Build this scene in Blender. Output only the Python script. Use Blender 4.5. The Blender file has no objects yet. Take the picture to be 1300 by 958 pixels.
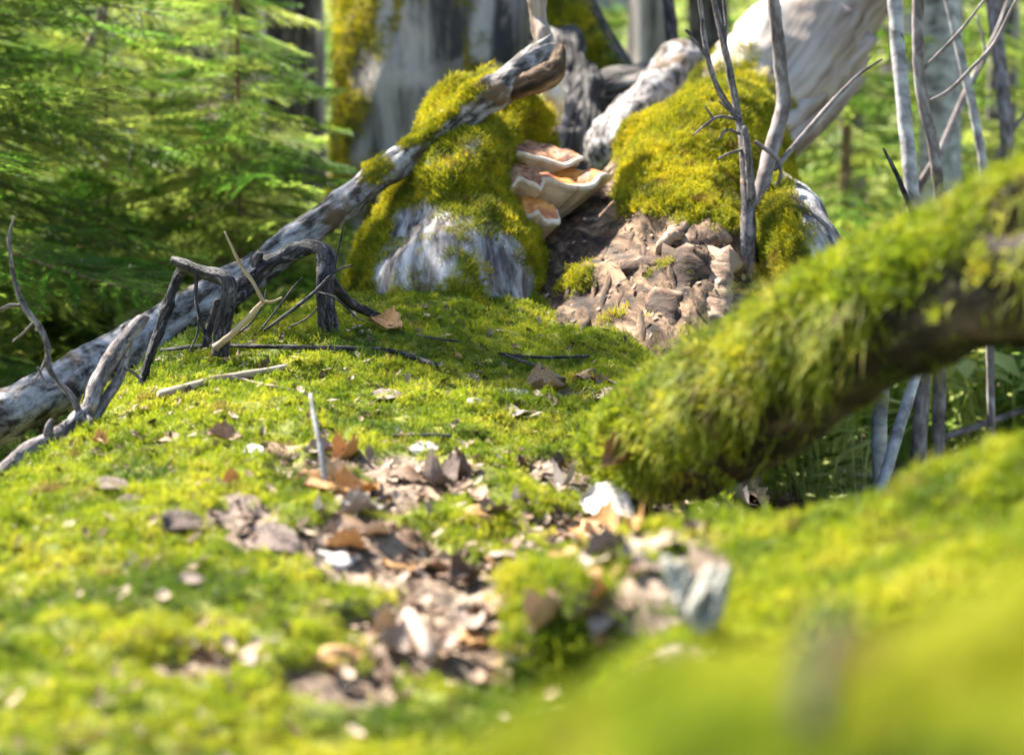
import bpy, math, random
import numpy as np
from mathutils import Vector, Matrix, Euler
from mathutils.bvhtree import BVHTree

random.seed(7)
rng = np.random.default_rng(11)
SC = bpy.context.scene
COL = SC.collection

# ------------------------------------------------------------------ camera
CAM = np.array([0.0, 0.0, 0.95])
PITCH = math.radians(6.0)
LENS = 70.0
F = 1300.0 * LENS / 36.0
FWD = np.array([0, math.cos(PITCH), -math.sin(PITCH)])
UPV = np.array([0, math.sin(PITCH), math.cos(PITCH)])
RGT = np.array([1.0, 0, 0])

cam = bpy.data.cameras.new("camera")
cam_o = bpy.data.objects.new("camera", cam)
COL.objects.link(cam_o)
cam_o.location = CAM
cam_o.rotation_euler = (math.radians(90) - PITCH, 0, 0)
cam.lens = LENS
cam.sensor_width = 36
cam.clip_start = 0.02
cam.clip_end = 500
cam.dof.use_dof = True
cam.dof.focus_distance = 2.58
cam.dof.aperture_fstop = 4.6
cam.dof.aperture_blades = 0
SC.camera = cam_o

# ------------------------------------------------------------------ light
SUN_DIR = np.array([-0.52, 0.50, 0.80]); SUN_DIR = SUN_DIR / np.linalg.norm(SUN_DIR)   # towards the sun
EL = math.asin(SUN_DIR[2]); ROT = math.atan2(SUN_DIR[0], SUN_DIR[1])
world = bpy.data.worlds.new("World"); SC.world = world; world.use_nodes = True
wn = world.node_tree.nodes; wl = world.node_tree.links
sky = wn.new("ShaderNodeTexSky"); sky.sky_type = 'NISHITA'; sky.sun_disc = False
sky.sun_elevation = EL; sky.sun_rotation = ROT
wl.new(sky.outputs[0], wn["Background"].inputs[0]); wn["Background"].inputs[1].default_value = 0.07
sl = bpy.data.lights.new("sun", 'SUN'); sl.energy = 5.0; sl.angle = math.radians(0.5); sl.color = (1.0, 0.93, 0.82)
so = bpy.data.objects.new("sun", sl); COL.objects.link(so)
so.rotation_euler = Vector(SUN_DIR).to_track_quat('Z', 'Y').to_euler()
SC.view_settings.view_transform = 'Standard'; SC.view_settings.look = 'None'
SC.view_settings.exposure = 2.45; SC.view_settings.gamma = 1.0
SC.cycles.use_denoising = True
SC.cycles.max_bounces = 6; SC.cycles.diffuse_bounces = 3; SC.cycles.transmission_bounces = 3
SC.cycles.transparent_max_bounces = 4


# ------------------------------------------------------------------ helpers
def P(px, py, d):
    """point of the place seen at photo pixel (px, py), d metres along the view axis"""
    return CAM + d * FWD + RGT * ((px - 650.0) / F * d) + UPV * ((479.0 - py) / F * d)


def ray(px, py):
    v = P(px, py, 1.0) - CAM
    return v / np.linalg.norm(v)


def _hash(i, j, k, s):
    n = (i * 374761393 + j * 668265263 + k * 2147483647 + s * 1274126177) & 0xffffffff
    n = ((n ^ (n >> 13)) * 1274126177) & 0xffffffff
    n = n ^ (n >> 16)
    return (n & 0xffff) / 65535.0


def vn(p, seed=0):
    p = np.asarray(p, float)
    b = np.floor(p).astype(np.int64); f = p - b; f = f * f * (3 - 2 * f)
    r = 0
    for dx in (0, 1):
        for dy in (0, 1):
            for dz in (0, 1):
                w = (f[:, 0] if dx else 1 - f[:, 0]) * (f[:, 1] if dy else 1 - f[:, 1]) * (f[:, 2] if dz else 1 - f[:, 2])
                r = r + w * _hash(b[:, 0] + dx, b[:, 1] + dy, b[:, 2] + dz, seed)
    return r * 2 - 1


def fbm(p, oct=4, seed=0):
    p = np.asarray(p, float); a = 1.0; r = 0; t = 0
    for o in range(oct):
        r = r + a * vn(p * 2 ** o, seed + o * 17); t += a; a *= 0.5
    return r / t


def ridge(p, oct=3, seed=0):
    p = np.asarray(p, float); a = 1.0; r = 0; t = 0
    for o in range(oct):
        r = r + a * (1 - 2 * np.abs(vn(p * 2 ** o, seed + o * 13))); t += a; a *= 0.5
    return r / t


def catmull(pts, n):
    """resample a polyline of any dimension smoothly at n points, even in length"""
    pts = np.asarray(pts, float)
    q = np.vstack([2 * pts[0] - pts[1], pts, 2 * pts[-1] - pts[-2]])
    out = []
    for i in range(1, len(q) - 2):
        t = np.linspace(0, 1, 24, endpoint=False)[:, None]
        a, b, c, d = q[i - 1], q[i], q[i + 1], q[i + 2]
        out.append(0.5 * (2 * b + (c - a) * t + (2 * a - 5 * b + 4 * c - d) * t ** 2 + (3 * b - a - 3 * c + d) * t ** 3))
    out = np.vstack(out + [pts[-1:]])
    L = np.concatenate([[0], np.cumsum(np.linalg.norm(np.diff(out[:, :3], axis=0), axis=1))])
    s = np.linspace(0, L[-1], n)
    return np.stack([np.interp(s, L, out[:, k]) for k in range(out.shape[1])], 1)


class Geo:
    """vertices, faces and vertex attributes collected for one mesh"""
    def __init__(self):
        self.v = []; self.f = []; self.n = 0; self.at = {}

    def add(self, v, f, **at):
        v = np.asarray(v, float)
        self.v.append(v)
        self.f.extend([tuple(int(i) + self.n for i in q) for q in f])
        for k in set(self.at) | set(at):
            lst = self.at.setdefault(k, [np.zeros((self.n, 3)) if k == 'grain' else np.zeros(self.n)] if self.n else [])
            if k in at:
                lst.append(np.asarray(at[k], float))
            else:
                lst.append(np.zeros((len(v), 3)) if k == 'grain' else np.zeros(len(v)))
        self.n += len(v)
        return self

    def V(self):
        return np.vstack(self.v)

    def bvh(self):
        return BVHTree.FromPolygons([tuple(x) for x in self.V()], self.f)

    def mesh(self, name, mats, smooth=True, origin=None, mat_idx=None):
        me = bpy.data.meshes.new(name)
        v = self.V()
        if origin is not None:
            v = v - np.asarray(origin)
        me.from_pydata(v.tolist(), [], self.f)
        for k, lst in self.at.items():
            a = np.concatenate(lst) if k != 'grain' else np.vstack(lst)
            if k == 'grain':
                me.attributes.new(k, 'FLOAT_VECTOR', 'POINT').data.foreach_set('vector', a.astype(np.float32).ravel())
            else:
                me.attributes.new(k, 'FLOAT', 'POINT').data.foreach_set('value', a.astype(np.float32))
        for m in (mats if isinstance(mats, (list, tuple)) else [mats]):
            me.materials.append(m)
        if smooth:
            me.polygons.foreach_set('use_smooth', [True] * len(me.polygons))
        if mat_idx is not None:
            me.polygons.foreach_set('material_index', mat_idx)
        me.update()
        return me


def tag(o, label=None, cat=None, group=None, kind=None):
    if label: o['label'] = label
    if cat: o['category'] = cat
    if group: o['group'] = group
    if kind: o['kind'] = kind
    return o


def link(name, me, parent=None, loc=None, rot=None, scale=None):
    o = bpy.data.objects.new(name, me); COL.objects.link(o)
    if parent is not None: o.parent = parent
    if loc is not None: o.location = loc
    if rot is not None: o.rotation_euler = rot
    if scale is not None: o.scale = scale
    return o


def obj(name, geo, mats, parent=None, origin=None, smooth=True, mat_idx=None):
    """one mesh object; its origin is put at `origin` (world) when it is top level"""
    if parent is not None:
        me = geo.mesh(name, mats, smooth, np.array(parent.location), mat_idx)
        return link(name, me, parent)
    if origin is None:
        v = geo.V(); origin = np.array([v[:, 0].mean(), v[:, 1].mean(), v[:, 2].min()])
    return link(name, geo.mesh(name, mats, smooth, origin, mat_idx), None, origin)


def empty(name, loc):
    o = bpy.data.objects.new(name, None); COL.objects.link(o); o.location = loc; o.empty_display_size = 0.05
    return o


def tube(pts, rad, rings=24, segs=12, disp=None, caps=True, squash=None, jag=0.0, seed=0):
    """a tapered limb; returns verts, faces, grain coordinates and the along parameter"""
    q = catmull(np.hstack([np.asarray(pts, float), np.asarray(rad, float)[:, None]]), rings)
    c = q[:, :3]; r = q[:, 3]
    T = np.gradient(c, axis=0); T /= np.linalg.norm(T, axis=1)[:, None]
    up = np.array([0.0, 0, 1]) if abs(T[0][2]) < 0.9 else np.array([0.0, 1, 0])
    A = []; a = np.cross(T[0], up); a /= np.linalg.norm(a)
    for i in range(rings):
        a = a - T[i] * a.dot(T[i]); a /= np.linalg.norm(a); A.append(a)
    A = np.array(A); B = np.cross(T, A)
    ang = np.linspace(0, 2 * math.pi, segs, endpoint=False)
    L = np.concatenate([[0], np.cumsum(np.linalg.norm(np.diff(c, axis=0), axis=1))])
    ca, sa = np.cos(ang), np.sin(ang)
    nrm = A[:, None, :] * ca[None, :, None] + B[:, None, :] * sa[None, :, None]
    R = np.repeat(r[:, None], segs, 1)
    rm = max(r.mean(), 1e-4)
    grain = np.stack([np.tile(ca * rm, (rings, 1)), np.tile(sa * rm, (rings, 1)), np.repeat(L[:, None], segs, 1)], 2)
    if disp is not None:
        R = R + disp(grain.reshape(-1, 3), nrm.reshape(-1, 3), np.repeat(np.linspace(0, 1, rings), segs)).reshape(rings, segs)
    V = c[:, None, :] + nrm * R[:, :, None]
    if jag:
        k = max(2, rings // 12)
        j = vn(np.stack([ca * 2.3, sa * 2.3, np.full(segs, seed + .3)], 1), seed) * jag
        for i in range(k):
            V[rings - 1 - i] += T[-1] * (j * (1 - i / k))[:, None]
    V = V.reshape(-1, 3)
    idx = np.arange(rings * segs).reshape(rings, segs); nx = np.roll(idx, -1, 1)
    f = np.stack([idx[:-1], nx[:-1], nx[1:], idx[1:]], 2).reshape(-1, 4).tolist()
    g = grain.reshape(-1, 3); t = np.repeat(np.linspace(0, 1, rings), segs)
    if caps:
        n = len(V)
        V = np.vstack([V, c[0] - T[0] * r[0] * .15, c[-1] + T[-1] * (r[-1] * .15 - jag * .6)])
        g = np.vstack([g, [0, 0, 0], [0, 0, L[-1]]]); t = np.concatenate([t, [0, 1]])
        f += [(int(idx[0, (k + 1) % segs]), int(idx[0, k]), n) for k in range(segs)]
        f += [(int(idx[-1, k]), int(idx[-1, (k + 1) % segs]), n + 1) for k in range(segs)]
    return V, f, g, t


def vnormals(V, f):
    N = np.zeros_like(V)
    for k in (3, 4):
        q = np.array([x for x in f if len(x) == k])
        if len(q) == 0: continue
        n = np.cross(V[q[:, 1]] - V[q[:, 0]], V[q[:, -1]] - V[q[:, 0]])
        for j in range(k):
            np.add.at(N, q[:, j], n)
    return N / (np.linalg.norm(N, axis=1)[:, None] + 1e-12)


def scatter(geo, n, mask=None):
    """n random points on a mesh: positions, normals"""
    V = geo.V(); tr = []
    for q in geo.f:
        tr.append((q[0], q[1], q[2]))
        if len(q) == 4: tr.append((q[0], q[2], q[3]))
    tr = np.array(tr); N = vnormals(V, geo.f)
    a, b, c = V[tr[:, 0]], V[tr[:, 1]], V[tr[:, 2]]
    ar = np.linalg.norm(np.cross(b - a, c - a), axis=1)
    w = ar.copy()
    if mask is not None:
        m = mask[tr].mean(1); w = w * m
    k = rng.choice(len(tr), n, p=w / w.sum())
    u = rng.random(n); v = rng.random(n); s = u + v > 1; u[s] = 1 - u[s]; v[s] = 1 - v[s]
    u = u[:, None]; v = v[:, None]
    p = a[k] + (b[k] - a[k]) * u + (c[k] - a[k]) * v
    nn = N[tr[k, 0]] * (1 - u - v) + N[tr[k, 1]] * u + N[tr[k, 2]] * v
    return p, nn / (np.linalg.norm(nn, axis=1)[:, None] + 1e-9)


# ------------------------------------------------------------------ materials
def ramp_set(r, stops):
    e = r.color_ramp.elements
    stops = [(0.5 + (p - 0.5) * 0.62, c) for p, c in stops]
    while len(e) > 1: e.remove(e[-1])
    e[0].position = stops[0][0]; e[0].color = (*stops[0][1], 1)
    for p, c in stops[1:]:
        x = e.new(p); x.color = (*c, 1)


def mat(name, stops, scale=8.0, stretch=(1, 1, 1), coord='grain', rough=0.85, bump=0.3, bump_scale=None,
        layer=None, moss=None, translucent=0.0, detail=6.0, rnd=0.0, dist=0.3, spec=0.25, bdist=0.004, crack=None):
    """procedural material: noise through a colour ramp, a second patchy layer, a moss mask from the mesh"""
    m = bpy.data.materials.new(name); m.use_nodes = True
    nt = m.node_tree; N = nt.nodes; L = nt.links
    bs = N["Principled BSDF"]; out = N["Material Output"]
    if coord == 'grain':
        c = N.new("ShaderNodeAttribute"); c.attribute_name = 'grain'; cs = c.outputs['Vector']
    elif coord == 'world':
        c = N.new("ShaderNodeNewGeometry"); cs = c.outputs['Position']
    else:
        c = N.new("ShaderNodeTexCoord"); cs = c.outputs['Object']
    mp = N.new("ShaderNodeMapping"); mp.inputs['Scale'].default_value = stretch; L.new(cs, mp.inputs['Vector'])

    def noise(sc, det=detail, ds=dist, src=None):
        n = N.new("ShaderNodeTexNoise"); n.inputs['Scale'].default_value = sc; n.inputs['Detail'].default_value = det
        n.inputs['Distortion'].default_value = ds; n.inputs['Roughness'].default_value = 0.62
        L.new(src if src is not None else mp.outputs[0], n.inputs['Vector']); return n.outputs['Fac']
    f = noise(scale)
    if rnd:
        oi = N.new("ShaderNodeObjectInfo"); a = N.new("ShaderNodeMath"); a.operation = 'MULTIPLY_ADD'
        a.inputs[1].default_value = rnd; L.new(oi.outputs['Random'], a.inputs[0])
        s = N.new("ShaderNodeMath"); s.operation = 'SUBTRACT'; s.inputs[1].default_value = rnd / 2
        L.new(f, s.inputs[0]); L.new(s.outputs[0], a.inputs[2]); f2 = a.outputs[0]
    else:
        f2 = f
    r = N.new("ShaderNodeValToRGB"); ramp_set(r, stops); L.new(f2, r.inputs[0]); col = r.outputs[0]

    def mixc(fac, a, b, mode='MIX'):
        x = N.new("ShaderNodeMix"); x.data_type = 'RGBA'; x.blend_type = mode
        if isinstance(fac, float): x.inputs[0].default_value = fac
        else: L.new(fac, x.inputs[0])
        L.new(a, x.inputs[6])
        if isinstance(b, tuple): x.inputs[7].default_value = (*b, 1)
        else: L.new(b, x.inputs[7])
        return x.outputs[2]

    def thresh(v, lo, hi):
        x = N.new("ShaderNodeMapRange"); x.inputs[1].default_value = lo; x.inputs[2].default_value = hi
        L.new(v, x.inputs[0]); return x.outputs[0]
    for (lc, lsc, lo, hi) in (layer or []):
        col = mixc(thresh(noise(lsc, 5.0, 0.5, cs), lo, hi), col, lc)
    ck = None
    if crack:
        csc, cst, cw, cc = crack
        m2 = N.new("ShaderNodeMapping"); m2.inputs['Scale'].default_value = cst; L.new(cs, m2.inputs['Vector'])
        wn_ = N.new("ShaderNodeTexNoise"); wn_.inputs['Scale'].default_value = csc * .6; wn_.inputs['Detail'].default_value = 4; L.new(m2.outputs[0], wn_.inputs['Vector'])
        va = N.new("ShaderNodeVectorMath"); va.operation = 'MULTIPLY_ADD'; L.new(wn_.outputs['Color'], va.inputs[0])
        va.inputs[1].default_value = (2.6 / csc,) * 3; L.new(m2.outputs[0], va.inputs[2])
        vo = N.new("ShaderNodeTexVoronoi"); vo.feature = 'DISTANCE_TO_EDGE'; vo.inputs['Scale'].default_value = csc; L.new(va.outputs[0], vo.inputs['Vector'])
        ck = thresh(vo.outputs['Distance'], 0.0, cw)
        iv = N.new("ShaderNodeMath"); iv.operation = 'SUBTRACT'; iv.inputs[0].default_value = 1.0; L.new(ck, iv.inputs[1])
        col = mixc(iv.outputs[0], col, cc)
    if moss:
        at = N.new("ShaderNodeAttribute"); at.attribute_name = 'moss'
        ms = N.new("ShaderNodeMath"); ms.operation = 'ADD'
        nn = noise(60.0, 4.0, 0.2, cs)
        ns = N.new("ShaderNodeMath"); ns.operation = 'MULTIPLY_ADD'; ns.inputs[1].default_value = 0.9; ns.inputs[2].default_value = -0.45
        L.new(nn, ns.inputs[0]); L.new(at.outputs['Fac'], ms.inputs[0]); L.new(ns.outputs[0], ms.inputs[1])
        mr = N.new("ShaderNodeValToRGB"); ramp_set(mr, moss); L.new(noise(35.0, 5.0, 0.3, cs), mr.inputs[0])
        col = mixc(thresh(ms.outputs[0], 0.3, 0.6), col, mr.outputs[0])
    L.new(col, bs.inputs['Base Color'])
    bs.inputs['Roughness'].default_value = rough
    bs.inputs['Specular IOR Level'].default_value = spec
    if bump:
        b = N.new("ShaderNodeBump"); b.inputs['Strength'].default_value = bump; b.inputs['Distance'].default_value = bdist
        hn = noise(bump_scale or scale * 3, 6.0)
        if ck is not None:
            ad = N.new("ShaderNodeMath"); ad.operation = 'MULTIPLY_ADD'; ad.inputs[1].default_value = 1.6; L.new(ck, ad.inputs[0]); L.new(hn, ad.inputs[2]); hn = ad.outputs[0]
        L.new(hn, b.inputs['Height']); L.new(b.outputs[0], bs.inputs['Normal'])
    if translucent:
        t = N.new("ShaderNodeBsdfTranslucent"); L.new(col, t.inputs['Color'])
        mx = N.new("ShaderNodeMixShader"); mx.inputs[0].default_value = translucent
        L.new(bs.outputs[0], mx.inputs[1]); L.new(t.outputs[0], mx.inputs[2]); L.new(mx.outputs[0], out.inputs['Surface'])
    return m


MOSS_BASE = [(0.25, (0.05, 0.065, 0.006)), (0.5, (0.11, 0.13, 0.008)), (0.75, (0.17, 0.17, 0.012))]
M = {}
M['moss'] = mat('moss_shoots', [(0.2, (0.09, 0.14, 0.006)), (0.42, (0.20, 0.26, 0.009)), (0.6, (0.30, 0.335, 0.012)), (0.8, (0.42, 0.39, 0.03))],
                9.0, coord='world', bump=0, layer=[((0.07, 0.12, 0.008), 5.0, 0.53, 0.62), ((0.22, 0.15, 0.04), 17.0, 0.60, 0.67)], translucent=0.45, rnd=0.30, rough=0.7, spec=0.3)
M['moss_gold'] = mat('golden_moss_shoots', [(0.3, (0.16, 0.18, 0.007)), (0.5, (0.32, 0.32, 0.010)), (0.7, (0.50, 0.42, 0.014))],
                     8.0, coord='world', bump=0, layer=[((0.12, 0.13, 0.008), 10.0, 0.53, 0.63), ((0.20, 0.12, 0.03), 24.0, 0.60, 0.67)], translucent=0.35, rnd=0.3, rough=0.7)
M['moss_hang'] = mat('hanging_moss', [(0.25, (0.06, 0.08, 0.006)), (0.5, (0.22, 0.26, 0.010)), (0.75, (0.42, 0.38, 0.04))],
                      34.0, coord='world', bump=0, layer=[((0.16, 0.10, 0.03), 20.0, 0.57, 0.65)], translucent=0.4, rough=0.65)
M['log'] = mat('mossy_log_surface', [(0.3, (0.05, 0.035, 0.024)), (0.5, (0.13, 0.09, 0.06)), (0.68, (0.26, 0.19, 0.13))], 30.0, coord='world',
               bump=0.7, bump_scale=70, layer=[((0.30, 0.24, 0.19), 45.0, 0.56, 0.68)], moss=MOSS_BASE, bdist=0.006)
M['greybark'] = mat('grey_lichen_bark', [(0.30, (0.03, 0.027, 0.025)), (0.5, (0.12, 0.113, 0.11)), (0.7, (0.28, 0.275, 0.275))], 60.0, (1, 1, .35),
                    bump=1.0, crack=(60, (1, 1, .35), .10, (.075, .068, .064)), layer=[((0.36, 0.36, 0.375), 24.0, 0.55, 0.66), ((0.12, 0.085, 0.05), 16.0, 0.58, 0.68)], moss=MOSS_BASE, bdist=0.006)
M['stumpbark'] = mat('flaking_stump_bark', [(0.34, (0.06, 0.052, 0.048)), (0.5, (0.22, 0.205, 0.20)), (0.66, (0.42, 0.41, 0.41))], 52.0, (1, 1, .4),
                     bump=1.0, layer=[((0.16, 0.12, 0.08), 18.0, 0.57, 0.66)], moss=MOSS_BASE, bdist=0.006)
M['logbark'] = mat('weathered_log_bark', [(0.36, (0.035, 0.03, 0.027)), (0.48, (0.17, 0.157, 0.15)), (0.64, (0.36, 0.345, 0.34))], 62.0, (1, 1, .42),
                   bump=1.0, layer=[((0.40, 0.39, 0.39), 26.0, 0.57, 0.64), ((0.13, 0.085, 0.05), 11.0, 0.54, 0.64)], moss=MOSS_BASE, bdist=0.006)
M['treebark'] = mat('tall_tree_bark', [(0.36, (0.05, 0.045, 0.042)), (0.5, (0.19, 0.172, 0.16)), (0.64, (0.38, 0.345, 0.32))], 15.0, (1, 1, .13),
                    bump=1.0, layer=[((0.44, 0.38, 0.33), 5.0, 0.55, 0.66)], moss=[(0.3, (0.10, 0.08, 0.01)), (0.6, (0.24, 0.18, 0.012))], bdist=0.012)
M['darkbark'] = mat('dark_furrowed_bark', [(0.3, (0.03, 0.027, 0.026)), (0.52, (0.10, 0.09, 0.085)), (0.75, (0.24, 0.215, 0.2))], 30.0, (1, 1, .2),
                    bump=1.0, crack=(36, (1, 1, .14), .16, (.022, .02, .019)), moss=MOSS_BASE, bdist=0.01)
M['palewood'] = mat('bleached_wood', [(0.28, (0.10, 0.065, 0.045)), (0.45, (0.24, 0.185, 0.145)), (0.65, (0.36, 0.31, 0.265))], 26.0, (1, 1, .07),
                    bump=0.5, layer=[((0.26, 0.18, 0.12), 6.0, 0.60, 0.70)], moss=MOSS_BASE)
M['rotwood'] = mat('rotten_brown_wood', [(0.32, (0.018, 0.011, 0.007)), (0.5, (0.095, 0.054, 0.030)), (0.70, (0.26, 0.165, 0.095))], 46.0, (1, 1, .22),
                   bump=1.0, layer=[((0.17, 0.125, 0.10), 9.0, 0.56, 0.7), ((0.035, 0.022, 0.015), 30.0, 0.56, 0.62)], moss=MOSS_BASE, bdist=0.008)
M['twigdark'] = mat('dark_branch_bark', [(0.32, (0.014, 0.013, 0.014)), (0.55, (0.052, 0.047, 0.050)), (0.76, (0.17, 0.155, 0.16))], 110.0, (1, 1, .3),
                    bump=1.0, bump_scale=210, bdist=0.005, rough=0.7, spec=0.25, crack=(140, (1, 1, .25), .05, (.008, .007, .007)))
M['twiggrey'] = mat('peeling_branch_bark', [(0.3, (0.06, 0.05, 0.05)), (0.5, (0.15, 0.13, 0.13)), (0.72, (0.33, 0.295, 0.28))], 95.0, (1, 1, .3),
                    bump=1.0, bump_scale=190, crack=(170, (1, 1, .16), .03, (.05, .042, .042)), layer=[((0.34, 0.25, 0.17), 45.0, 0.60, 0.66)], bdist=0.003)
M['sapling'] = mat('sapling_bark', [(0.3, (0.07, 0.055, 0.05)), (0.5, (0.15, 0.125, 0.118)), (0.75, (0.28, 0.26, 0.255))], 50.0, (1, 1, .5),
                   bump=0.4, bump_scale=120, bdist=0.002)
M['birch'] = mat('pale_sapling_bark', [(0.3, (0.14, 0.13, 0.13)), (0.5, (0.29, 0.28, 0.28)), (0.75, (0.45, 0.44, 0.43))], 20.0, (1, 1, 1.4),
                 bump=0.3, layer=[((0.08, 0.07, 0.065), 18.0, 0.60, 0.66)])
M['stick'] = mat('dry_stick', [(0.3, (0.16, 0.11, 0.08)), (0.55, (0.34, 0.26, 0.19)), (0.75, (0.55, 0.46, 0.37))], 60.0, (1, 1, .25), bump=0.5)
M['straw'] = mat('straw_stem', [(0.35, (0.20, 0.14, 0.08)), (0.55, (0.34, 0.26, 0.16)), (0.75, (0.46, 0.37, 0.25))], 60.0, (1, 1, .2), bump=0.2)
M['needles'] = mat('spruce_needles', [(0.28, (0.07, 0.18, 0.02)), (0.5, (0.21, 0.36, 0.045)), (0.7, (0.48, 0.56, 0.11))], 5.0, coord='world',
                   bump=0, translucent=0.58, rnd=0.25, rough=0.45, spec=0.4)
M['twigwood'] = mat('spruce_twig', [(0.3, (0.10, 0.065, 0.03)), (0.7, (0.24, 0.17, 0.08))], 30.0, coord='object', bump=0.2)
M['leaf'] = mat('dead_leaf', [(0.25, (0.13, 0.07, 0.035)), (0.42, (0.28, 0.165, 0.09)), (0.58, (0.40, 0.27, 0.165)), (0.78, (0.52, 0.40, 0.28))], 35.0,
                coord='object', bump=0.4, bump_scale=150, translucent=0.18, rnd=0.45, rough=0.6, bdist=0.002)
M['leafgrey'] = mat('grey_dead_leaf', [(0.3, (0.10, 0.065, 0.05)), (0.5, (0.21, 0.15, 0.12)), (0.75, (0.40, 0.31, 0.25))], 35.0, coord='object',
                    bump=0.4, bump_scale=150, rnd=0.3, rough=0.65, bdist=0.002)
M['leafpale'] = mat('bleached_leaf', [(0.3, (0.34, 0.28, 0.235)), (0.5, (0.48, 0.43, 0.39)), (0.75, (0.60, 0.57, 0.54))], 30.0, coord='object',
                    bump=0.3, bump_scale=120, rough=0.6, bdist=0.002)
M['leaforange'] = mat('orange_dead_leaf', [(0.3, (0.26, 0.11, 0.03)), (0.5, (0.48, 0.26, 0.09)), (0.75, (0.62, 0.42, 0.22))], 40.0, coord='object',
                      bump=0.3, bump_scale=150, translucent=0.2, rough=0.55, bdist=0.002)
M['lichen'] = mat('pale_lichen', [(0.3, (0.18, 0.175, 0.145)), (0.5, (0.30, 0.29, 0.245)), (0.75, (0.44, 0.43, 0.37))], 60.0, coord='object', bump=0.6, bdist=0.003)
M['flake'] = mat('bark_flake', [(0.3, (0.10, 0.07, 0.06)), (0.5, (0.27, 0.20, 0.165)), (0.72, (0.50, 0.41, 0.35))], 40.0, (1, .4, 1), coord='object',
                 bump=0.8, bump_scale=110, rnd=0.25, bdist=0.004)
M['rotplate'] = mat('rotten_bark_plate', [(0.3, (0.04, 0.024, 0.016)), (0.5, (0.13, 0.078, 0.05)), (0.72, (0.30, 0.205, 0.14))], 45.0, (1, .4, 1), coord='object', bump=1.0, bump_scale=90, rnd=.3, bdist=.006)
M['floor'] = mat('forest_floor', [(0.3, (0.07, 0.045, 0.03)), (0.5, (0.16, 0.11, 0.07)), (0.7, (0.30, 0.22, 0.15))], 7.0, coord='world', bump=0.8,
                 bump_scale=30, layer=[((0.12, 0.20, 0.03), 1.3, 0.46, 0.60), ((0.34, 0.26, 0.19), 6.0, 0.60, 0.70)], bdist=0.03)
M['under'] = mat('green_undergrowth', [(0.3, (0.10, 0.19, 0.03)), (0.5, (0.23, 0.33, 0.06)), (0.72, (0.46, 0.50, 0.16))], 1.6, coord='world',
                 bump=0, translucent=0.5, rnd=0.4, rough=0.6)
M['litter'] = mat('litter_leaves', [(0.3, (0.08, 0.045, 0.028)), (0.5, (0.19, 0.12, 0.075)), (0.75, (0.36, 0.27, 0.20))], 20.0, coord='world', bump=0, rnd=0.6)
M['cap'] = mat('bracket_cap', [(0.30, (0.20, 0.045, 0.015)), (0.5, (0.46, 0.15, 0.025)), (0.7, (0.62, 0.28, 0.06))], 30.0, (1, 1, 1), bump=0.4,
               coord='object', rough=0.45, spec=0.5, bdist=0.003)
M['capdark'] = mat('weathered_bracket_cap', [(0.34, (0.10, 0.03, 0.02)), (0.5, (0.30, 0.12, 0.05)), (0.68, (0.46, 0.27, 0.15))], 45.0, (1, 1, 1), bump=0.5,
                   coord='object', rough=0.5, bdist=0.004)
M['margin'] = mat('bracket_margin', [(0.3, (0.46, 0.34, 0.22)), (0.7, (0.66, 0.58, 0.47))], 40.0, coord='object', bump=0.15, rough=0.6)
M['pores'] = mat('bracket_pore_surface', [(0.3, (0.44, 0.30, 0.17)), (0.5, (0.58, 0.44, 0.28)), (0.75, (0.70, 0.58, 0.42))], 25.0, coord='object', bump=0.25,
                 bump_scale=260, bdist=0.002)


# ------------------------------------------------------------------ moss stuff
def shoot(L, w, seed):
    """one leafy moss shoot: a bent spine with pairs of tiny leaves"""
    r = random.Random(seed); V = []; Fc = []
    a = r.uniform(0, 6.28); tilt = r.uniform(0.1, 0.8); bend = r.uniform(0.0, 0.7)
    base = np.array([0, 0, 0.0]); p = base.copy(); th = tilt; st = []
    for k in range(5):
        st.append((p.copy(), th))
        p = p + L / 4 * np.array([math.sin(th) * math.cos(a), math.sin(th) * math.sin(a), math.cos(th)]); th += bend / 4
    s = np.array([-math.sin(a), math.cos(a), 0])
    for k, (q, th) in enumerate(st):
        d = np.array([math.sin(th) * math.cos(a), math.sin(th) * math.sin(a), math.cos(th)])
        n = np.cross(s, d)
        for sg in (-1, 1):
            ww = w * (1.3 - k * 0.2) * r.uniform(.8, 1.2)
            t = q + sg * s * ww + d * L * .22 + n * w * .4
            i = len(V); V += [q - d * L * .05, q + d * L * .16, t]; Fc.append((i, i + 1, i + 2))
    return np.array(V), Fc


def tuft_mesh(name, n, rad, L, w, m, seed, spread=0.5):
    r = random.Random(seed); g = Geo()
    for k in range(n):
        v, f = shoot(L * r.uniform(.6, 1.25), w, seed * 100 + k)
        q = rad * math.sqrt(r.random()); a = r.uniform(0, 6.28)
        g.add(v + np.array([q * math.cos(a), q * math.sin(a), -L * .25]), f)
    return g.mesh(name, m, smooth=False)


def src_coll(name, meshes):
    c = bpy.data.collections.new(name)
    for k, me in enumerate(meshes):
        c.objects.link(bpy.data.objects.new(me.name, me))
    return c


SRC = {
    'moss': src_coll('moss_tufts', [tuft_mesh('moss_tuft', 38, .013, .0056, .0014, M['moss'], s) for s in range(1, 8)]),
    'gold': src_coll('golden_tufts', [tuft_mesh('golden_moss_tuft', 26, .020, .014, .0019, M['moss_gold'], s) for s in range(21, 26)]),
}


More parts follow.
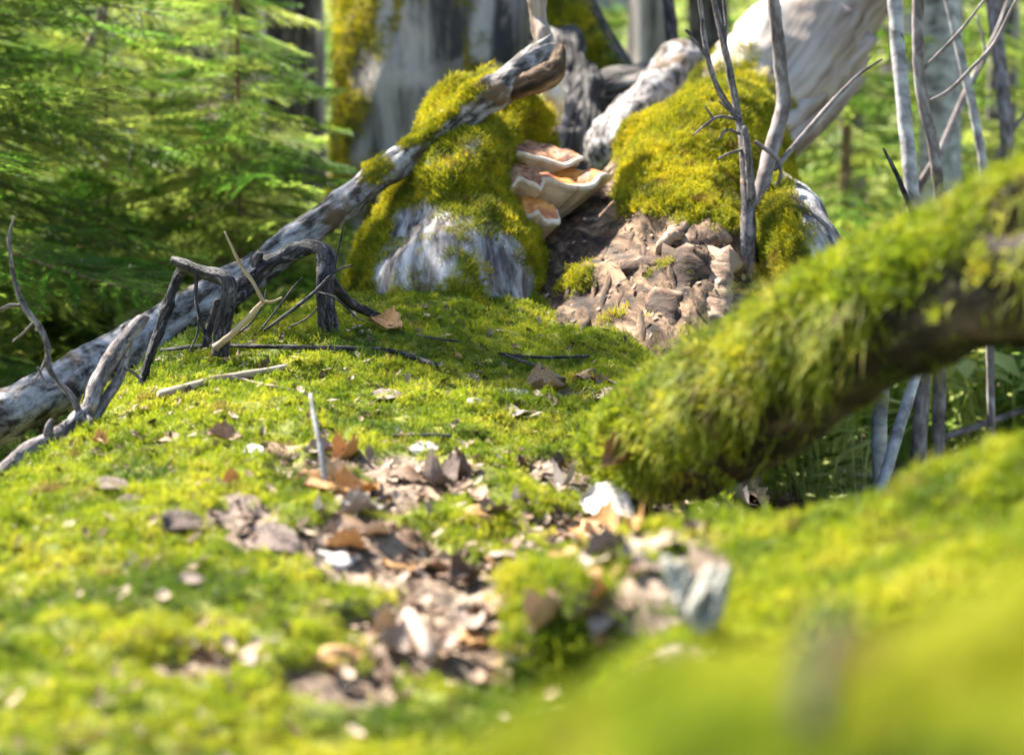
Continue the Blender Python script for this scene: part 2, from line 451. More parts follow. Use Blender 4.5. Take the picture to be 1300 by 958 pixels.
def sprig(seed, m):
    r = random.Random(seed); g = Geo()
    for k in range(16):
        h = r.uniform(.04, .22); a = r.uniform(0, 6.28); q = r.uniform(0, .10)
        c = np.array([q * math.cos(a), q * math.sin(a), h]); l = r.uniform(.02, .05); w = l * .38
        d = np.array([math.cos(a + r.uniform(-1, 1)), math.sin(a + r.uniform(-1, 1)), r.uniform(-.6, .5)]); d /= np.linalg.norm(d)
        s = np.cross(d, [0, 0, 1]); s /= np.linalg.norm(s); n = np.cross(s, d)
        g.add([c - d * l, c + s * w + n * w * .3, c + d * l, c - s * w + n * w * .3], [(0, 1, 2, 3)])
        g.add([c - d * l, c - d * l * .9 + s * .002, [c[0] * .3, c[1] * .3, 0]], [(0, 1, 2)])
    return g.mesh('undergrowth_sprig', m, smooth=False)


def litter_leaf(seed):
    r = random.Random(seed); g = Geo(); l = .03; w = .016
    g.add([[-l, 0, .004], [-.3 * l, w, r.uniform(0, .01)], [.5 * l, w * .8, .004], [l, 0, r.uniform(0, .012)], [.5 * l, -w * .8, .005], [-.3 * l, -w, r.uniform(0, .01)], [0, 0, 0]],
          [(0, 1, 6), (1, 2, 6), (2, 3, 6), (3, 4, 6), (4, 5, 6), (5, 0, 6)])
    return g.mesh('litter_leaf', M['litter'], smooth=False)


SRC['under'] = src_coll('undergrowth_sprigs', [sprig(s, M['under']) for s in range(4)])
SRC['crumb'] = src_coll('crumbs', [litter_leaf(s) for s in range(10, 15)])
SRC['litter'] = src_coll('litter_leaves', [litter_leaf(s) for s in range(4)])


def instancer(coll):
    ng = bpy.data.node_groups.new('scatter_' + coll.name, 'GeometryNodeTree')
    ng.interface.new_socket('Geometry', in_out='INPUT', socket_type='NodeSocketGeometry')
    ng.interface.new_socket('Geometry', in_out='OUTPUT', socket_type='NodeSocketGeometry')
    N = ng.nodes; L = ng.links
    gi = N.new('NodeGroupInput'); go = N.new('NodeGroupOutput')
    ci = N.new('GeometryNodeCollectionInfo'); ci.inputs['Collection'].default_value = coll
    ci.inputs['Separate Children'].default_value = True; ci.inputs['Reset Children'].default_value = True
    ip = N.new('GeometryNodeInstanceOnPoints'); ip.inputs['Pick Instance'].default_value = True
    ra = N.new('GeometryNodeInputNamedAttribute'); ra.data_type = 'FLOAT_VECTOR'; ra.inputs['Name'].default_value = 'rot'
    sa = N.new('GeometryNodeInputNamedAttribute'); sa.data_type = 'FLOAT'; sa.inputs['Name'].default_value = 'size'
    ia = N.new('GeometryNodeInputNamedAttribute'); ia.data_type = 'INT'; ia.inputs['Name'].default_value = 'pick'
    e = N.new('FunctionNodeEulerToRotation')
    L.new(gi.outputs[0], ip.inputs['Points']); L.new(ci.outputs[0], ip.inputs['Instance'])
    L.new(ra.outputs['Attribute'], e.inputs[0]); L.new(e.outputs[0], ip.inputs['Rotation'])
    L.new(sa.outputs['Attribute'], ip.inputs['Scale']); L.new(ia.outputs['Attribute'], ip.inputs['Instance Index'])
    L.new(ip.outputs[0], go.inputs[0])
    return ng


NG = {k: instancer(c) for k, c in SRC.items()}


def stuff(name, key, p, n, size, parent=None, tilt=0.35, upmix=0.35, smin=.7, smax=1.3):
    """a carpet of small pieces at points p, standing along n"""
    k = len(p)
    d = n * (1 - upmix) + np.array([0, 0, upmix]) + rng.normal(0, tilt * .5, (k, 3))
    d /= np.linalg.norm(d, axis=1)[:, None]
    rot = np.stack([np.zeros(k), np.arccos(np.clip(d[:, 2], -1, 1)), np.arctan2(d[:, 1], d[:, 0])], 1)
    org = np.array(parent.location) if parent is not None else np.zeros(3)
    me = bpy.data.meshes.new(name); me.vertices.add(k); me.vertices.foreach_set('co', (p - org).astype(np.float32).ravel())
    me.attributes.new('rot', 'FLOAT_VECTOR', 'POINT').data.foreach_set('vector', rot.astype(np.float32).ravel())
    me.attributes.new('size', 'FLOAT', 'POINT').data.foreach_set('value', (size * rng.uniform(smin, smax, k)).astype(np.float32))
    me.attributes.new('pick', 'INT', 'POINT').data.foreach_set('value', rng.integers(0, 100, k).astype(np.int32))
    me.materials.append(SRC[key].objects[0].data.materials[0])
    o = link(name, me, parent); o['kind'] = 'stuff'
    md = o.modifiers.new('scatter', 'NODES'); md.node_group = NG[key]
    return o


# ------------------------------------------------------------------ forest floor
def floor_h(x, y):
    x = np.asarray(x, float); y = np.asarray(y, float)
    z = 0.28 + 0.05 * np.clip(y - 3, 0, 6) + 0.17 * np.clip(y - 7, 0, 60) + 0.12 * np.clip(y - 18, 0, 60)
    q = np.stack([x * .5, y * .5, np.zeros_like(x)], -1).reshape(-1, 3)
    return z + (fbm(q, 4, 5) * 0.22).reshape(z.shape) * np.clip(y / 4, .3, 2)


gx = np.concatenate([np.linspace(-60, -6, 30, endpoint=False), np.linspace(-6, 6, 121), np.linspace(6, 60, 31)[1:]])
gy = np.concatenate([np.linspace(-20, 0, 12, endpoint=False), np.linspace(0, 12, 121), np.linspace(12, 90, 70)[1:]])
X, Y = np.meshgrid(gx, gy); Z = floor_h(X, Y)
g = Geo(); idx = np.arange(X.size).reshape(X.shape)
g.add(np.stack([X.ravel(), Y.ravel(), Z.ravel()], 1), np.stack([idx[:-1, :-1], idx[:-1, 1:], idx[1:, 1:], idx[1:, :-1]], 2).reshape(-1, 4).tolist())
FLOOR = obj('forest_floor', g, M['floor'], origin=(0, 0, 0)); tag(FLOOR, kind='structure')


def floor_points(n, x0, x1, y0, y1, nz, thr):
    x = rng.uniform(x0, x1, n); y = y0 + (y1 - y0) * rng.random(n) ** 1.3
    keep = np.abs(x) < 1.0 + y * .36
    w = fbm(np.stack([x * nz, y * nz, np.zeros(n)], 1), 3, 9) > thr
    x = x[keep & w]; y = y[keep & w]
    return np.stack([x, y, floor_h(x, y)], 1)


p = floor_points(26000, -9, 9, 3.2, 24, .6, -0.12)
tag(stuff('undergrowth', 'under', p, np.tile([0., 0, 1], (len(p), 1)), 1.0, tilt=.2, smin=.6, smax=1.5), 'low green leafy undergrowth covering the forest floor behind the logs', 'undergrowth')
p = floor_points(16000, -6, 6, 3.0, 14, .9, -0.5); p[:, 2] += .004
tag(stuff('leaf_litter', 'litter', p, np.tile([0., 0, 1], (len(p), 1)), 1.1, tilt=.5), 'brown leaf litter strewn over the forest floor', 'leaf litter')

# ------------------------------------------------------------------ the big fallen log
TAB = [(1500, .75), (1100, 1.06), (958, 1.2), (868, 1.34), (780, 1.5), (700, 1.68), (600, 1.98), (500, 2.36), (440, 2.62), (398, 2.9), (384, 3.15), (392, 3.5), (420, 4.0)]
CL = np.array([P(400, a, d) for a, d in TAB])
_yy = np.linspace(CL[0, 1], CL[-1, 1], 200); _zz = np.interp(_yy, CL[:, 1], CL[:, 2])
_zz = np.convolve(np.pad(_zz, 8, 'edge'), np.ones(17) / 17, 'valid')


def zc(y): return np.interp(y, _yy, _zz)
def xl(y): return np.interp(y, [.7, 1.4, 1.95, 2.35, 2.6, 2.95, 3.5], [-.62, -.52, -.395, -.345, -.31, -.24, -.08])
def xr(y): return np.interp(y, [.7, 1.4, 1.7, 2.0, 2.3, 2.6, 2.95, 3.5], [-.02, .02, .06, .09, .11, .10, .08, .1])


LIT = [(480, 632, .045), (545, 605, .05), (470, 690, .04), (560, 742, .05), (620, 790, .05), (690, 765, .05), (770, 760, .06), (800, 680, .06), (830, 640, .05),
       (735, 600, .04), (560, 820, .04), (500, 800, .03), (300, 660, .028), (355, 690, .025), (430, 590, .025), (640, 720, .03), (700, 505, .02), (820, 720, .05), (430, 870, .03), (265, 850, .02)]


def log_surface():
    ny = 330; ns = 170
    ys = np.linspace(.72, 3.6, ny)
    s = np.concatenate([np.linspace(-1, 0, 40, endpoint=False), np.linspace(0, 1, 95), np.linspace(1, 2, 36)[1:]])
    S, Yg = np.meshgrid(s, ys)
    a = xl(Yg); b = xr(Yg)
    si = np.clip(S, 0, 1); x = a + (b - a) * si; z = zc(Yg) + .006 - 0.066 * (si - .38) ** 2
    z = z + .026 * np.clip(1 - si * 1.6, 0, 1) * np.exp(-((Yg - 2.62) / .28) ** 2)
    RL, RR = .30, .16
    al = np.clip(-S, 0, 1) * math.radians(125); ar = np.clip(S - 1, 0, 1) * math.radians(125)
    x = x - RL * np.sin(al) + RR * np.sin(ar); z = z - RL * (1 - np.cos(al)) - RR * (1 - np.cos(ar))
    V = np.stack([x.ravel(), Yg.ravel(), z.ravel()], 1)
    idx = np.arange(V.shape[0]).reshape(x.shape)
    f = np.stack([idx[:-1, :-1], idx[:-1, 1:], idx[1:, 1:], idx[1:, :-1]], 2).reshape(-1, 4).tolist()
    N = vnormals(V, f)
    V0 = V.copy()
    V = V + N * (fbm(V0 * 7, 3, 3) * .026 + fbm(V0 * 26, 3, 4) * .013)[:, None]
    # bare litter patches
    bv = BVHTree.FromPolygons([tuple(q) for q in V], f)
    lit = np.zeros(len(V)); dent = np.zeros(len(V))
    for px, py, r in LIT:
        h = bv.ray_cast(Vector(CAM), Vector(ray(px, py)))
        if h[0] is None: continue
        c = np.array(h[0]); dd = ((V - c) ** 2).sum(1)
        lit = np.maximum(lit, 1.15 * np.exp(-dd / (2.6 * r * r)))
    lit = lit + fbm(V0 * 22, 3, 8) * .42
    holes = np.clip((fbm(V0 * 13, 4, 31) - .40) * 5, 0, 1)
    moss = np.clip(1 - np.clip((lit - .30) * 4, 0, 1) - holes * .8, 0, 1)
    V = V + N * ((moss - .5) * .012)[:, None]
    g = Geo(); g.add(V, f, moss=moss)
    return g, moss


LOGG, LOGM = log_surface()
LOG = obj('fallen_log', LOGG, M['log'])
tag(LOG, 'broad fallen trunk covered in bright green moss, running from the foreground to the stump', 'log')
p, n = scatter(LOGG, 42000, np.clip(LOGM, .006, 1) ** 2)
k = (n[:, 2] > -.2); p, n = p[k], n[k]
stuff('moss', 'moss', p, n, 1.0, LOG, upmix=.35, tilt=.8, smin=.55, smax=1.25)
LOGB = LOGG.bvh()
SOLIDS = [('log', LOGB)]


def hit(px, py, default=2.3):
    v = ray(px, py); best = None
    for nm, b in SOLIDS:
        h = b.ray_cast(Vector(CAM), Vector(v))
        if h[0] is not None and (best is None or h[3] < best[2]): best = (np.array(h[0]), np.array(h[1]), h[3])
    if best is None: return P(px, py, default), np.array([0, 0, 1.0])
    n = best[1]
    if n.dot(v) > 0: n = -n
    return best[0], n


def moss_on(name, geo, moss, parent, n, key='gold', size=1.0, **kw):
    p, nn = scatter(geo, n, moss)
    return stuff(name, key, p, nn, size, parent, **kw)


# ------------------------------------------------------------------ right-hand mossy mound, near cushion
def dome(ctrl, cx0, cx1, cy0, cy1, nx, ny, sig, hbase, seed, amp=.015, fr=9):
    """bumpy mound through control points (world), inverse-distance weighted"""
    X, Yg = np.meshgrid(np.linspace(cx0, cx1, nx), np.linspace(cy0, cy1, ny))
    c = np.array(ctrl)
    d2 = (X[..., None] - c[:, 0]) ** 2 + (Yg[..., None] - c[:, 1]) ** 2
    w = 1 / (d2 + sig * sig) ** 1.6
    Z = (w * c[:, 2]).sum(-1) / w.sum(-1)
    V = np.stack([X.ravel(), Yg.ravel(), Z.ravel()], 1)
    V[:, 2] += fbm(V * fr, 3, seed) * amp + fbm(V * fr * 3.5, 2, seed + 1) * amp * .35
    idx = np.arange(V.shape[0]).reshape(X.shape)
    f = np.stack([idx[:-1, :-1], idx[:-1, 1:], idx[1:, 1:], idx[1:, :-1]], 2).reshape(-1, 4).tolist()
    return V, f


ctrl = []
for px, py, d in [(900, 655, 1.55), (1000, 650, 1.55), (1100, 610, 1.5), (1200, 560, 1.45), (1300, 512, 1.4), (1420, 470, 1.35), (860, 700, 1.42), (1000, 720, 1.3), (1150, 680, 1.25), (1300, 620, 1.2), (1450, 570, 1.15),
                  (860, 800, 1.2), (1000, 830, 1.1), (1150, 800, 1.05), (1300, 760, 1.0), (1450, 700, .95), (900, 960, 1.0), (1150, 940, .9), (1350, 900, .85), (800, 900, 1.15), (1600, 600, 1.1), (1600, 420, 1.4)]:
    ctrl.append(P(px, py, d) - np.array([0, 0, .010 + .018 * min(max((px - 900) / 400, 0), 1)]))
for px, py, d, dz in [(850, 640, 1.75, -.25), (1000, 640, 1.8, -.3), (1150, 590, 1.75, -.3), (1300, 510, 1.7, -.3), (1500, 450, 1.65, -.3), (730, 800, 1.3, -.12), (700, 900, 1.15, -.1), (1700, 450, 1.6, -.3)]:
    ctrl.append(P(px, py, d) + np.array([0, 0, dz]))
V, f = dome(ctrl, .0, .72, .75, 1.9, 110, 150, .03, 0, 40)
moss = np.clip(.85 + fbm(V * 14, 3, 50) * .9, 0, 1)
bare = np.zeros(len(V))
for px, py, d, r in [(880, 690, 1.42, .05), (820, 690, 1.5, .08), (850, 730, 1.38, .07), (780, 760, 1.32, .07), (840, 800, 1.2, .04), (900, 650, 1.5, .04), (960, 650, 1.52, .035), (1110, 720, 1.25, .025)]:
    bare = np.maximum(bare, np.exp(-((V - P(px, py, d)) ** 2).sum(1) / r ** 2))
moss = moss * (1 - np.clip(bare * 1.6 - .3, 0, 1))
g = Geo(); g.add(V, f, moss=moss)
MOUND = obj('mossy_mound', g, M['log'])
tag(MOUND, 'low moss covered mound under the mossy limb in the right foreground', 'mound')
stuff('moss', 'moss', *scatter(g, 15000, np.clip(moss, .02, 1)), 1.25, MOUND, upmix=.5, tilt=.5)
SOLIDS.append(('mound', g.bvh()))

ctrl = []
for px, py, d in [(640, 900, .44), (720, 835, .45), (860, 790, .45), (960, 775, .45), (1060, 770, .44), (1150, 730, .43), (1250, 660, .42), (1330, 600, .42), (700, 960, .40), (900, 900, .40), (1100, 880, .39), (1250, 800, .38),
                  (1450, 560, .42), (1500, 700, .37), (900, 1100, .34), (1200, 1100, .32), (1600, 520, .43)]:
    ctrl.append(P(px, py + 52 + 80 * min(max((px - 950) / 350, 0), 1), d))
for px, py, d, dz in [(560, 960, .48, -.05), (720, 840, .52, -.10), (960, 780, .52, -.10), (1150, 740, .5, -.10), (1330, 620, .5, -.10), (1600, 560, .5, -.1), (500, 1100, .42, -.08)]:
    ctrl.append(P(px, py, d) + np.array([0, 0, dz]))
V, f = dome(ctrl, -.03, .17, .28, .53, 70, 80, .008, 0, 60, amp=.004, fr=30)
moss = np.ones(len(V)); g = Geo(); g.add(V, f, moss=moss)
NEAR = obj('moss_cushion', g, M['log'])
tag(NEAR, 'strongly blurred yellow green moss cushion filling the bottom right corner close to the camera', 'moss')
stuff('moss', 'moss', *scatter(g, 5000), .55, NEAR, upmix=.4, tilt=.5)
# grey stub in the cushion
g = Geo()
V, f, gr, t = tube([P(1030, 930, .37), P(1038, 850, .385), P(1055, 790, .405)], [.0034, .003, .0024], 12, 10, lambda G, n, t: fbm(G * 300, 2, 3) * .0008, jag=.003)
g.add(V, f, grain=gr)
tag(obj('twig_stub', g, M['darkbark']), 'blurred grey broken twig stub sticking up in the bottom right moss cushion', 'twig')


# ------------------------------------------------------------------ mossy limb on the right
def limb():
    pts = [P(782, 580, 1.98), P(840, 566, 1.92), P(950, 506, 1.78), P(1090, 416, 1.64), P(1200, 368, 1.54), P(1310, 330, 1.46), P(1450, 280, 1.37), P(1650, 230, 1.28)]
    rad = [.040, .056, .062, .057, .055, .059, .061, .063]

    def disp(G, n, t):
        return fbm(G * 22, 3, 70) * .010 + fbm(G * 70, 2, 71) * .003
    V, f, gr, t = tube(pts, rad, 130, 72, disp)
    N = vnormals(V, f)
    c = P(1275, 262, 1.40)
    dd = np.linalg.norm((V - c) * np.array([.75, .9, 1.25]), axis=1)
    V = V - N * (np.clip(1 - dd / .034, 0, 1) ** .7 * .038)[:, None]
    rot = np.clip(1.35 - dd / .045, 0, 1)
    moss = np.clip((N[:, 2] - .05) * 2.2 + fbm(V * 16, 3, 72) * .6, 0, 1) * (1 - rot)
    front = np.clip((N @ -FWD) * 1.5, 0, 1)
    moss = np.maximum(moss, np.clip(front * (N[:, 2] > -.45 + fbm(V * 14, 2, 77) * .5 + np.clip((V[:, 0] - P(930, 500, 1.8)[0]) * 3, 0, .45)), 0, 1) * .8) * (1 - rot)
    g = Geo(); g.add(V, f, grain=gr, moss=moss)
    return g, moss


LIMBG, LIMBM = limb()
M['limb'] = mat('limb_bark', [(0.3, (0.008, 0.006, 0.005)), (0.5, (0.026, 0.019, 0.013)), (0.76, (0.11, 0.08, 0.06))], 30.0, (1, 1, .4), bump=0.9, moss=MOSS_BASE, bdist=.006)
LIMB = obj('mossy_limb', LIMBG, M['limb'])
tag(LIMB, 'thick limb draped in hanging moss with a dark hollow near the right edge', 'limb')


def hanging(geo, mask, n, parent, Lmin, Lmax, w, m, seed):
    p, nn = scatter(geo, n, mask)
    k = len(p); r = np.random.default_rng(seed)
    lump = fbm(p * 30, 2, seed)
    L = r.uniform(Lmin, Lmax, k) * np.clip(1 + 1.9 * lump, .25, 2.4)
    side = np.cross(nn, [0, 0, 1.0]) + r.normal(0, .35, (k, 3)); side /= np.linalg.norm(side, axis=1)[:, None]
    d = nn * .6 + r.normal(0, .45, (k, 3)); d[:, 2] += .1
    d /= np.linalg.norm(d, axis=1)[:, None]
    steep = 1 - np.abs(nn[:, 2])
    V = []; q = p - nn * .002
    V.append(q - side * w); V.append(q + side * w)
    seg = 4
    for s in range(1, seg + 1):
        d = d * (.72) + np.array([0, 0, -.34]) * (.35 + steep)[:, None] + r.normal(0, .30, (k, 3)); d /= np.linalg.norm(d, axis=1)[:, None]
        q = q + d * (L / seg)[:, None]
        ww = w * (1 - s / (seg + .6)) * 1.0
        V.append(q - side * ww); V.append(q + side * ww)
    A = np.stack(V, 1).reshape(-1, 3)
    b = np.arange(k)[:, None] * (2 * seg + 2)
    f = np.concatenate([np.stack([b[:, 0] + 2 * s, b[:, 0] + 2 * s + 1, b[:, 0] + 2 * s + 3, b[:, 0] + 2 * s + 2], 1) for s in range(seg)])
    g = Geo(); g.add(A, f.tolist())
    o = obj('hanging_moss', g, m, parent); o['kind'] = 'stuff'
    return o


hanging(LIMBG, np.clip(LIMBM, .0, 1) + .015, 26000, LIMB, .012, .032, .0011, M['moss_hang'], 5)
stuff('moss', 'moss', *scatter(LIMBG, 4200, LIMBM + .003), 1.2, LIMB, upmix=.1, tilt=.7)
SOLIDS.append(('limb', LIMBG.bvh()))


# ------------------------------------------------------------------ stump, rotten heart, leaning dead trunk
def stump():
    pts = [P(580, 440, 3.10), P(575, 385, 3.12), P(572, 320, 3.18), P(585, 250, 3.25), P(608, 185, 3.32), P(640, 140, 3.40)]
    rad = [.200, .165, .132, .113, .100, .074]

    def disp(G, n, t):
        but = np.cos(np.arctan2(G[:, 1], G[:, 0]) * 3 + .6) * .018 * (1 - t)
        return but + fbm(G * np.array([9, 9, 7]), 3, 80) * .050 + fbm(G * np.array([40, 40, 20]), 2, 81) * .012
    V, f, gr, t = tube(pts, rad, 90, 80, disp, jag=.03, seed=3)
    N = vnormals(V, f)
    m = np.clip(.85 + fbm(V * 9, 3, 82) * .9, 0, 1)
    for px, py, d, r in [(565, 300, 3.06, .055), (590, 335, 3.03, .075), (612, 365, 3.0, .075), (530, 345, 3.03, .075), (530, 300, 3.1, .055), (560, 370, 3.0, .08), (640, 385, 2.98, .05)]:
        m *= np.clip(1.25 - 1.7 * np.exp(-((V - P(px, py, d)) ** 2).sum(1) / r ** 2) + fbm(V * 30, 2, 83) * .3, 0, 1)
    g = Geo(); g.add(V, f, grain=gr, moss=m)
    return g, m


g, m = stump()
STUMP = obj('mossy_stump', g, M['stumpbark'])
tag(STUMP, 'leaning mossy stump with a bare grey bark patch, carrying the orange brackets', 'stump')
moss_on('moss', g, np.clip(m - .15, .0, 1), STUMP, 9000, 'gold', .62, upmix=.2)
SOLIDS.append(('stump', g.bvh())); STUMPB = SOLIDS[-1][1]

# second stump knob behind, under the log tip
V, f, gr, t = tube([P(655, 300, 3.5), P(660, 210, 3.5), P(662, 150, 3.52), P(668, 128, 3.55)], [.055, .055, .045, .02], 40, 40,
                   lambda G, n, t: fbm(G * 20, 3, 90) * .018)
g = Geo(); mm = np.clip(.9 + fbm(V * 14, 2, 3) * .5, 0, 1); g.add(V, f, grain=gr, moss=mm)
o = obj('mossy_snag', g, M['greybark']); tag(o, 'small mossy snag behind the stump just under the broken log tip', 'snag')
moss_on('moss', g, mm, o, 1500, 'gold', .7, upmix=.2)


def tps(ctrl, x0, x1, y0, y1, nx, ny, lam=1e-4):
    """thin plate surface through control points"""
    c = np.array(ctrl); n = len(c)
    def phi(d2): return .5 * d2 * np.log(d2 + 1e-9)
    A = np.zeros((n + 3, n + 3)); d2 = ((c[:, None, :2] - c[None, :, :2]) ** 2).sum(-1)
    A[:n, :n] = phi(d2) + np.eye(n) * lam; A[:n, n] = 1; A[:n, n + 1:] = c[:, :2]; A[n, :n] = 1; A[n + 1:, :n] = c[:, :2].T
    w = np.linalg.solve(A, np.concatenate([c[:, 2], [0, 0, 0]]))
    X, Yg = np.meshgrid(np.linspace(x0, x1, nx), np.linspace(y0, y1, ny)); q = np.stack([X.ravel(), Yg.ravel()], 1)
    Z = w[n] + q @ w[n + 1:]
    for k in range(n): Z = Z + w[k] * phi(((q - c[k, :2]) ** 2).sum(1))
    idx = np.arange(len(q)).reshape(X.shape)
    f = np.stack([idx[:-1, :-1], idx[:-1, 1:], idx[1:, 1:], idx[1:, :-1]], 2).reshape(-1, 4).tolist()
    return np.column_stack([q, Z]), f


def pix(V):
    """photo pixel of world points, used to say where on the slope the moss grows"""
    r = V - CAM; d = r @ FWD
    return 650 + F * r[:, 0] / d, 479 - F * (r @ UPV) / d


def rotten():
    """slope of broken brown heartwood between the stump and the leaning trunk, mossy towards its top"""
    ctrl = [P(*q) for q in [(690, 440, 2.82), (760, 452, 2.77), (830, 470, 2.70), (880, 432, 2.74), (690, 385, 2.98), (750, 372, 2.95), (820, 370, 2.88), (890, 380, 2.83), (940, 392, 2.86), (690, 310, 3.18),
                            (740, 300, 3.12), (800, 290, 3.06), (860, 288, 3.0), (920, 288, 3.0), (950, 300, 3.04), (740, 250, 3.3), (785, 228, 3.25), (840, 205, 3.2), (900, 195, 3.2), (945, 205, 3.22),
                            (810, 180, 3.42), (850, 145, 3.38), (900, 122, 3.4), (945, 118, 3.4), (968, 135, 3.42)]]
    for px, py, d, dz in [(880, 118, 3.62, -.06), (950, 112, 3.62, -.06), (740, 200, 3.6, -.10), (690, 240, 3.5, -.08), (1005, 190, 3.25, -.14), (1010, 130, 3.45, -.18), (1005, 300, 3.05, -.14), (1010, 400, 2.85, -.16), (850, 520, 2.55, -.12),
                          (630, 330, 3.3, 0), (700, 180, 4.0, 0), (900, 150, 4.0, -.1), (640, 440, 2.85, 0), (1080, 300, 3.2, -.3), (1080, 150, 3.6, -.35), (1060, 450, 2.8, -.25)]:
        ctrl.append(P(px, py, d) + np.array([0, 0, dz]))
    V, f = tps(ctrl, -.06, .50, 2.5, 3.8, 150, 300)
    px, py = pix(V)
    edge = fbm(V * 16, 3, 104) * 55
    m = np.clip((285 + edge - py) / 22, 0, 1) * np.clip((px - (790 - (py - 110) * .05) + edge * .6 + (py < 150) * -40) / 18, 0, 1)
    m = np.maximum(m, np.clip(fbm(V * 10, 3, 102) * 2.6 - .55, 0, 1) * .8)
    m = m * np.clip(1.1 - np.clip(fbm(V * 24, 3, 107) - .35, 0, 1) * 6, 0, 1)
    N = vnormals(V, f)
    q = np.stack([px / 26, py / 60, V[:, 1] * 3], 1)
    chunk = np.clip((px - 790) / 60, 0, 1) * np.clip((430 - py) / 40, 0, 1)
    rough = ridge(q, 3, 101) * (.004 + .005 * chunk) + np.abs(fbm(V * np.array([20, 12, 12]), 3, 103)) * (.004 + .006 * chunk)
    V = V + N * (rough * (1 - m * .6) + fbm(V * 9, 3, 105) * .024 + m * .008)[:, None]
    keep = ~((px > 965) & (py > 320)) & (V[:, 2] > .42)
    f = [q for q in f if keep[list(q)].all()]
    gr = np.stack([V[:, 0] + (V[:, 1] - 3) * .35, V[:, 2] * .5, V[:, 1] * .7 + V[:, 2] - V[:, 0] * .3], 1)
    g = Geo(); g.add(V, f, moss=m, grain=gr)
    return g, m


g, m = rotten()
ROT = obj('rotten_root', g, M['rotwood'])
tag(ROT, 'broad slope of crumbling brown rotten wood topped with golden moss, right of the stump', 'rotten wood')
moss_on('moss', g, np.clip(m, .0, 1) ** 2, ROT, 15000, 'gold', .62, upmix=.3, tilt=.8)
p, n = scatter(g, 700, 1 - m); stuff('wood_crumbs', 'crumb', p + n * .002, n, .11, ROT, tilt=.5, smin=.5, smax=2.0)
SOLIDS.append(('rot', g.bvh()))


def leaning():
    pts = [P(880, 235, 3.62), P(905, 200, 3.66), P(948, 150, 3.78), P(1002, 80, 3.98), P(1060, 0, 4.25), P(1120, -80, 4.55), P(1200, -180, 5.0)]
    rad = [.085, .105, .112, .112, .110, .105, .10]

    def disp(G, n, t):
        return fbm(G * np.array([8, 8, 6]), 3, 110) * .040 * np.clip(1.3 - t * 1.2, .5, 1.3) + fbm(G * np.array([22, 22, 18]), 2, 117) * .016 * np.clip(1.2 - t * 2.5, 0, 1) + ridge(G * np.array([26, 26, 3]), 2, 111) * .006
    V, f, gr, t = tube(pts, rad, 150, 84, disp)
    N = vnormals(V, f)
    m = np.clip((.14 - t) * 14 + fbm(V * 9, 3, 112) * .9 + np.clip(-N[:, 0] - .55, 0, 1) * 2.2, 0, 1) * np.clip((.62 - t) * 8, 0, 1)
    g = Geo(); g.add(V, f, grain=gr, moss=m)
    return g, m, [1 if t[q[0]] < .08 else 0 for q in f]


g, m, mi = leaning()
LEAN = empty('dead_tree', P(880, 235, 3.62)); tag(LEAN, 'thick bleached dead trunk leaning up to the right behind the golden moss', 'tree')
obj('trunk', g, [M['palewood'], M['rotwood']], LEAN, mat_idx=mi)
moss_on('moss', g, m, LEAN, 2500, 'gold', .75, upmix=.3)
SOLIDS.append(('lean', g.bvh()))
# split underside of the leaning trunk: long splinters
for px0, py0, d0, px1, py1, d1, r in [(985, 175, 3.62, 1100, 52, 4.1, .03), (1000, 195, 3.66, 1085, 100, 4.05, .026), (960, 215, 3.5, 1050, 130, 3.9, .028), (1030, 165, 3.75, 1095, 75, 4.1, .022)]:
    a = P(px0, py0, d0); b = P(px1, py1, d1)
    V, f, gr, t = tube([a, (a + b) / 2 + rng.normal(0, .008, 3), b], [r * .6, r, r * .75], 26, 14, lambda G, n, t: fbm(G * np.array([40, 40, 7]), 3, int(px0)) * .010, jag=.05, seed=int(px1))
    gg = Geo(); gg.add(V, f, grain=gr)
    obj('splinter', gg, M['palewood'], LEAN)

# grey root piece at right of the rotten wood
V, f, gr, t = tube([P(985, 250, 3.2), P(1000, 280, 3.05), P(1030, 330, 2.95), P(1050, 380, 2.95), P(1060, 440, 2.95)], [.03, .05, .062, .07, .07], 50, 44,
                   lambda G, n, t: fbm(G * np.array([18, 18, 8]), 3, 120) * .018 + ridge(G * np.array([50, 50, 8]), 2, 121) * .004)
N = vnormals(V, f); mm = np.clip(-N[:, 0] * 2 + .2 + fbm(V * 12, 2, 4) * .6, 0, 1)
g = Geo(); g.add(V, f, grain=gr, moss=mm)
o = obj('root_knee', g, M['stumpbark']); tag(o, 'grey weathered root knee with moss on its left side, behind the mossy limb', 'root')
moss_on('moss', g, mm, o, 1500, 'gold', .6, upmix=.2)


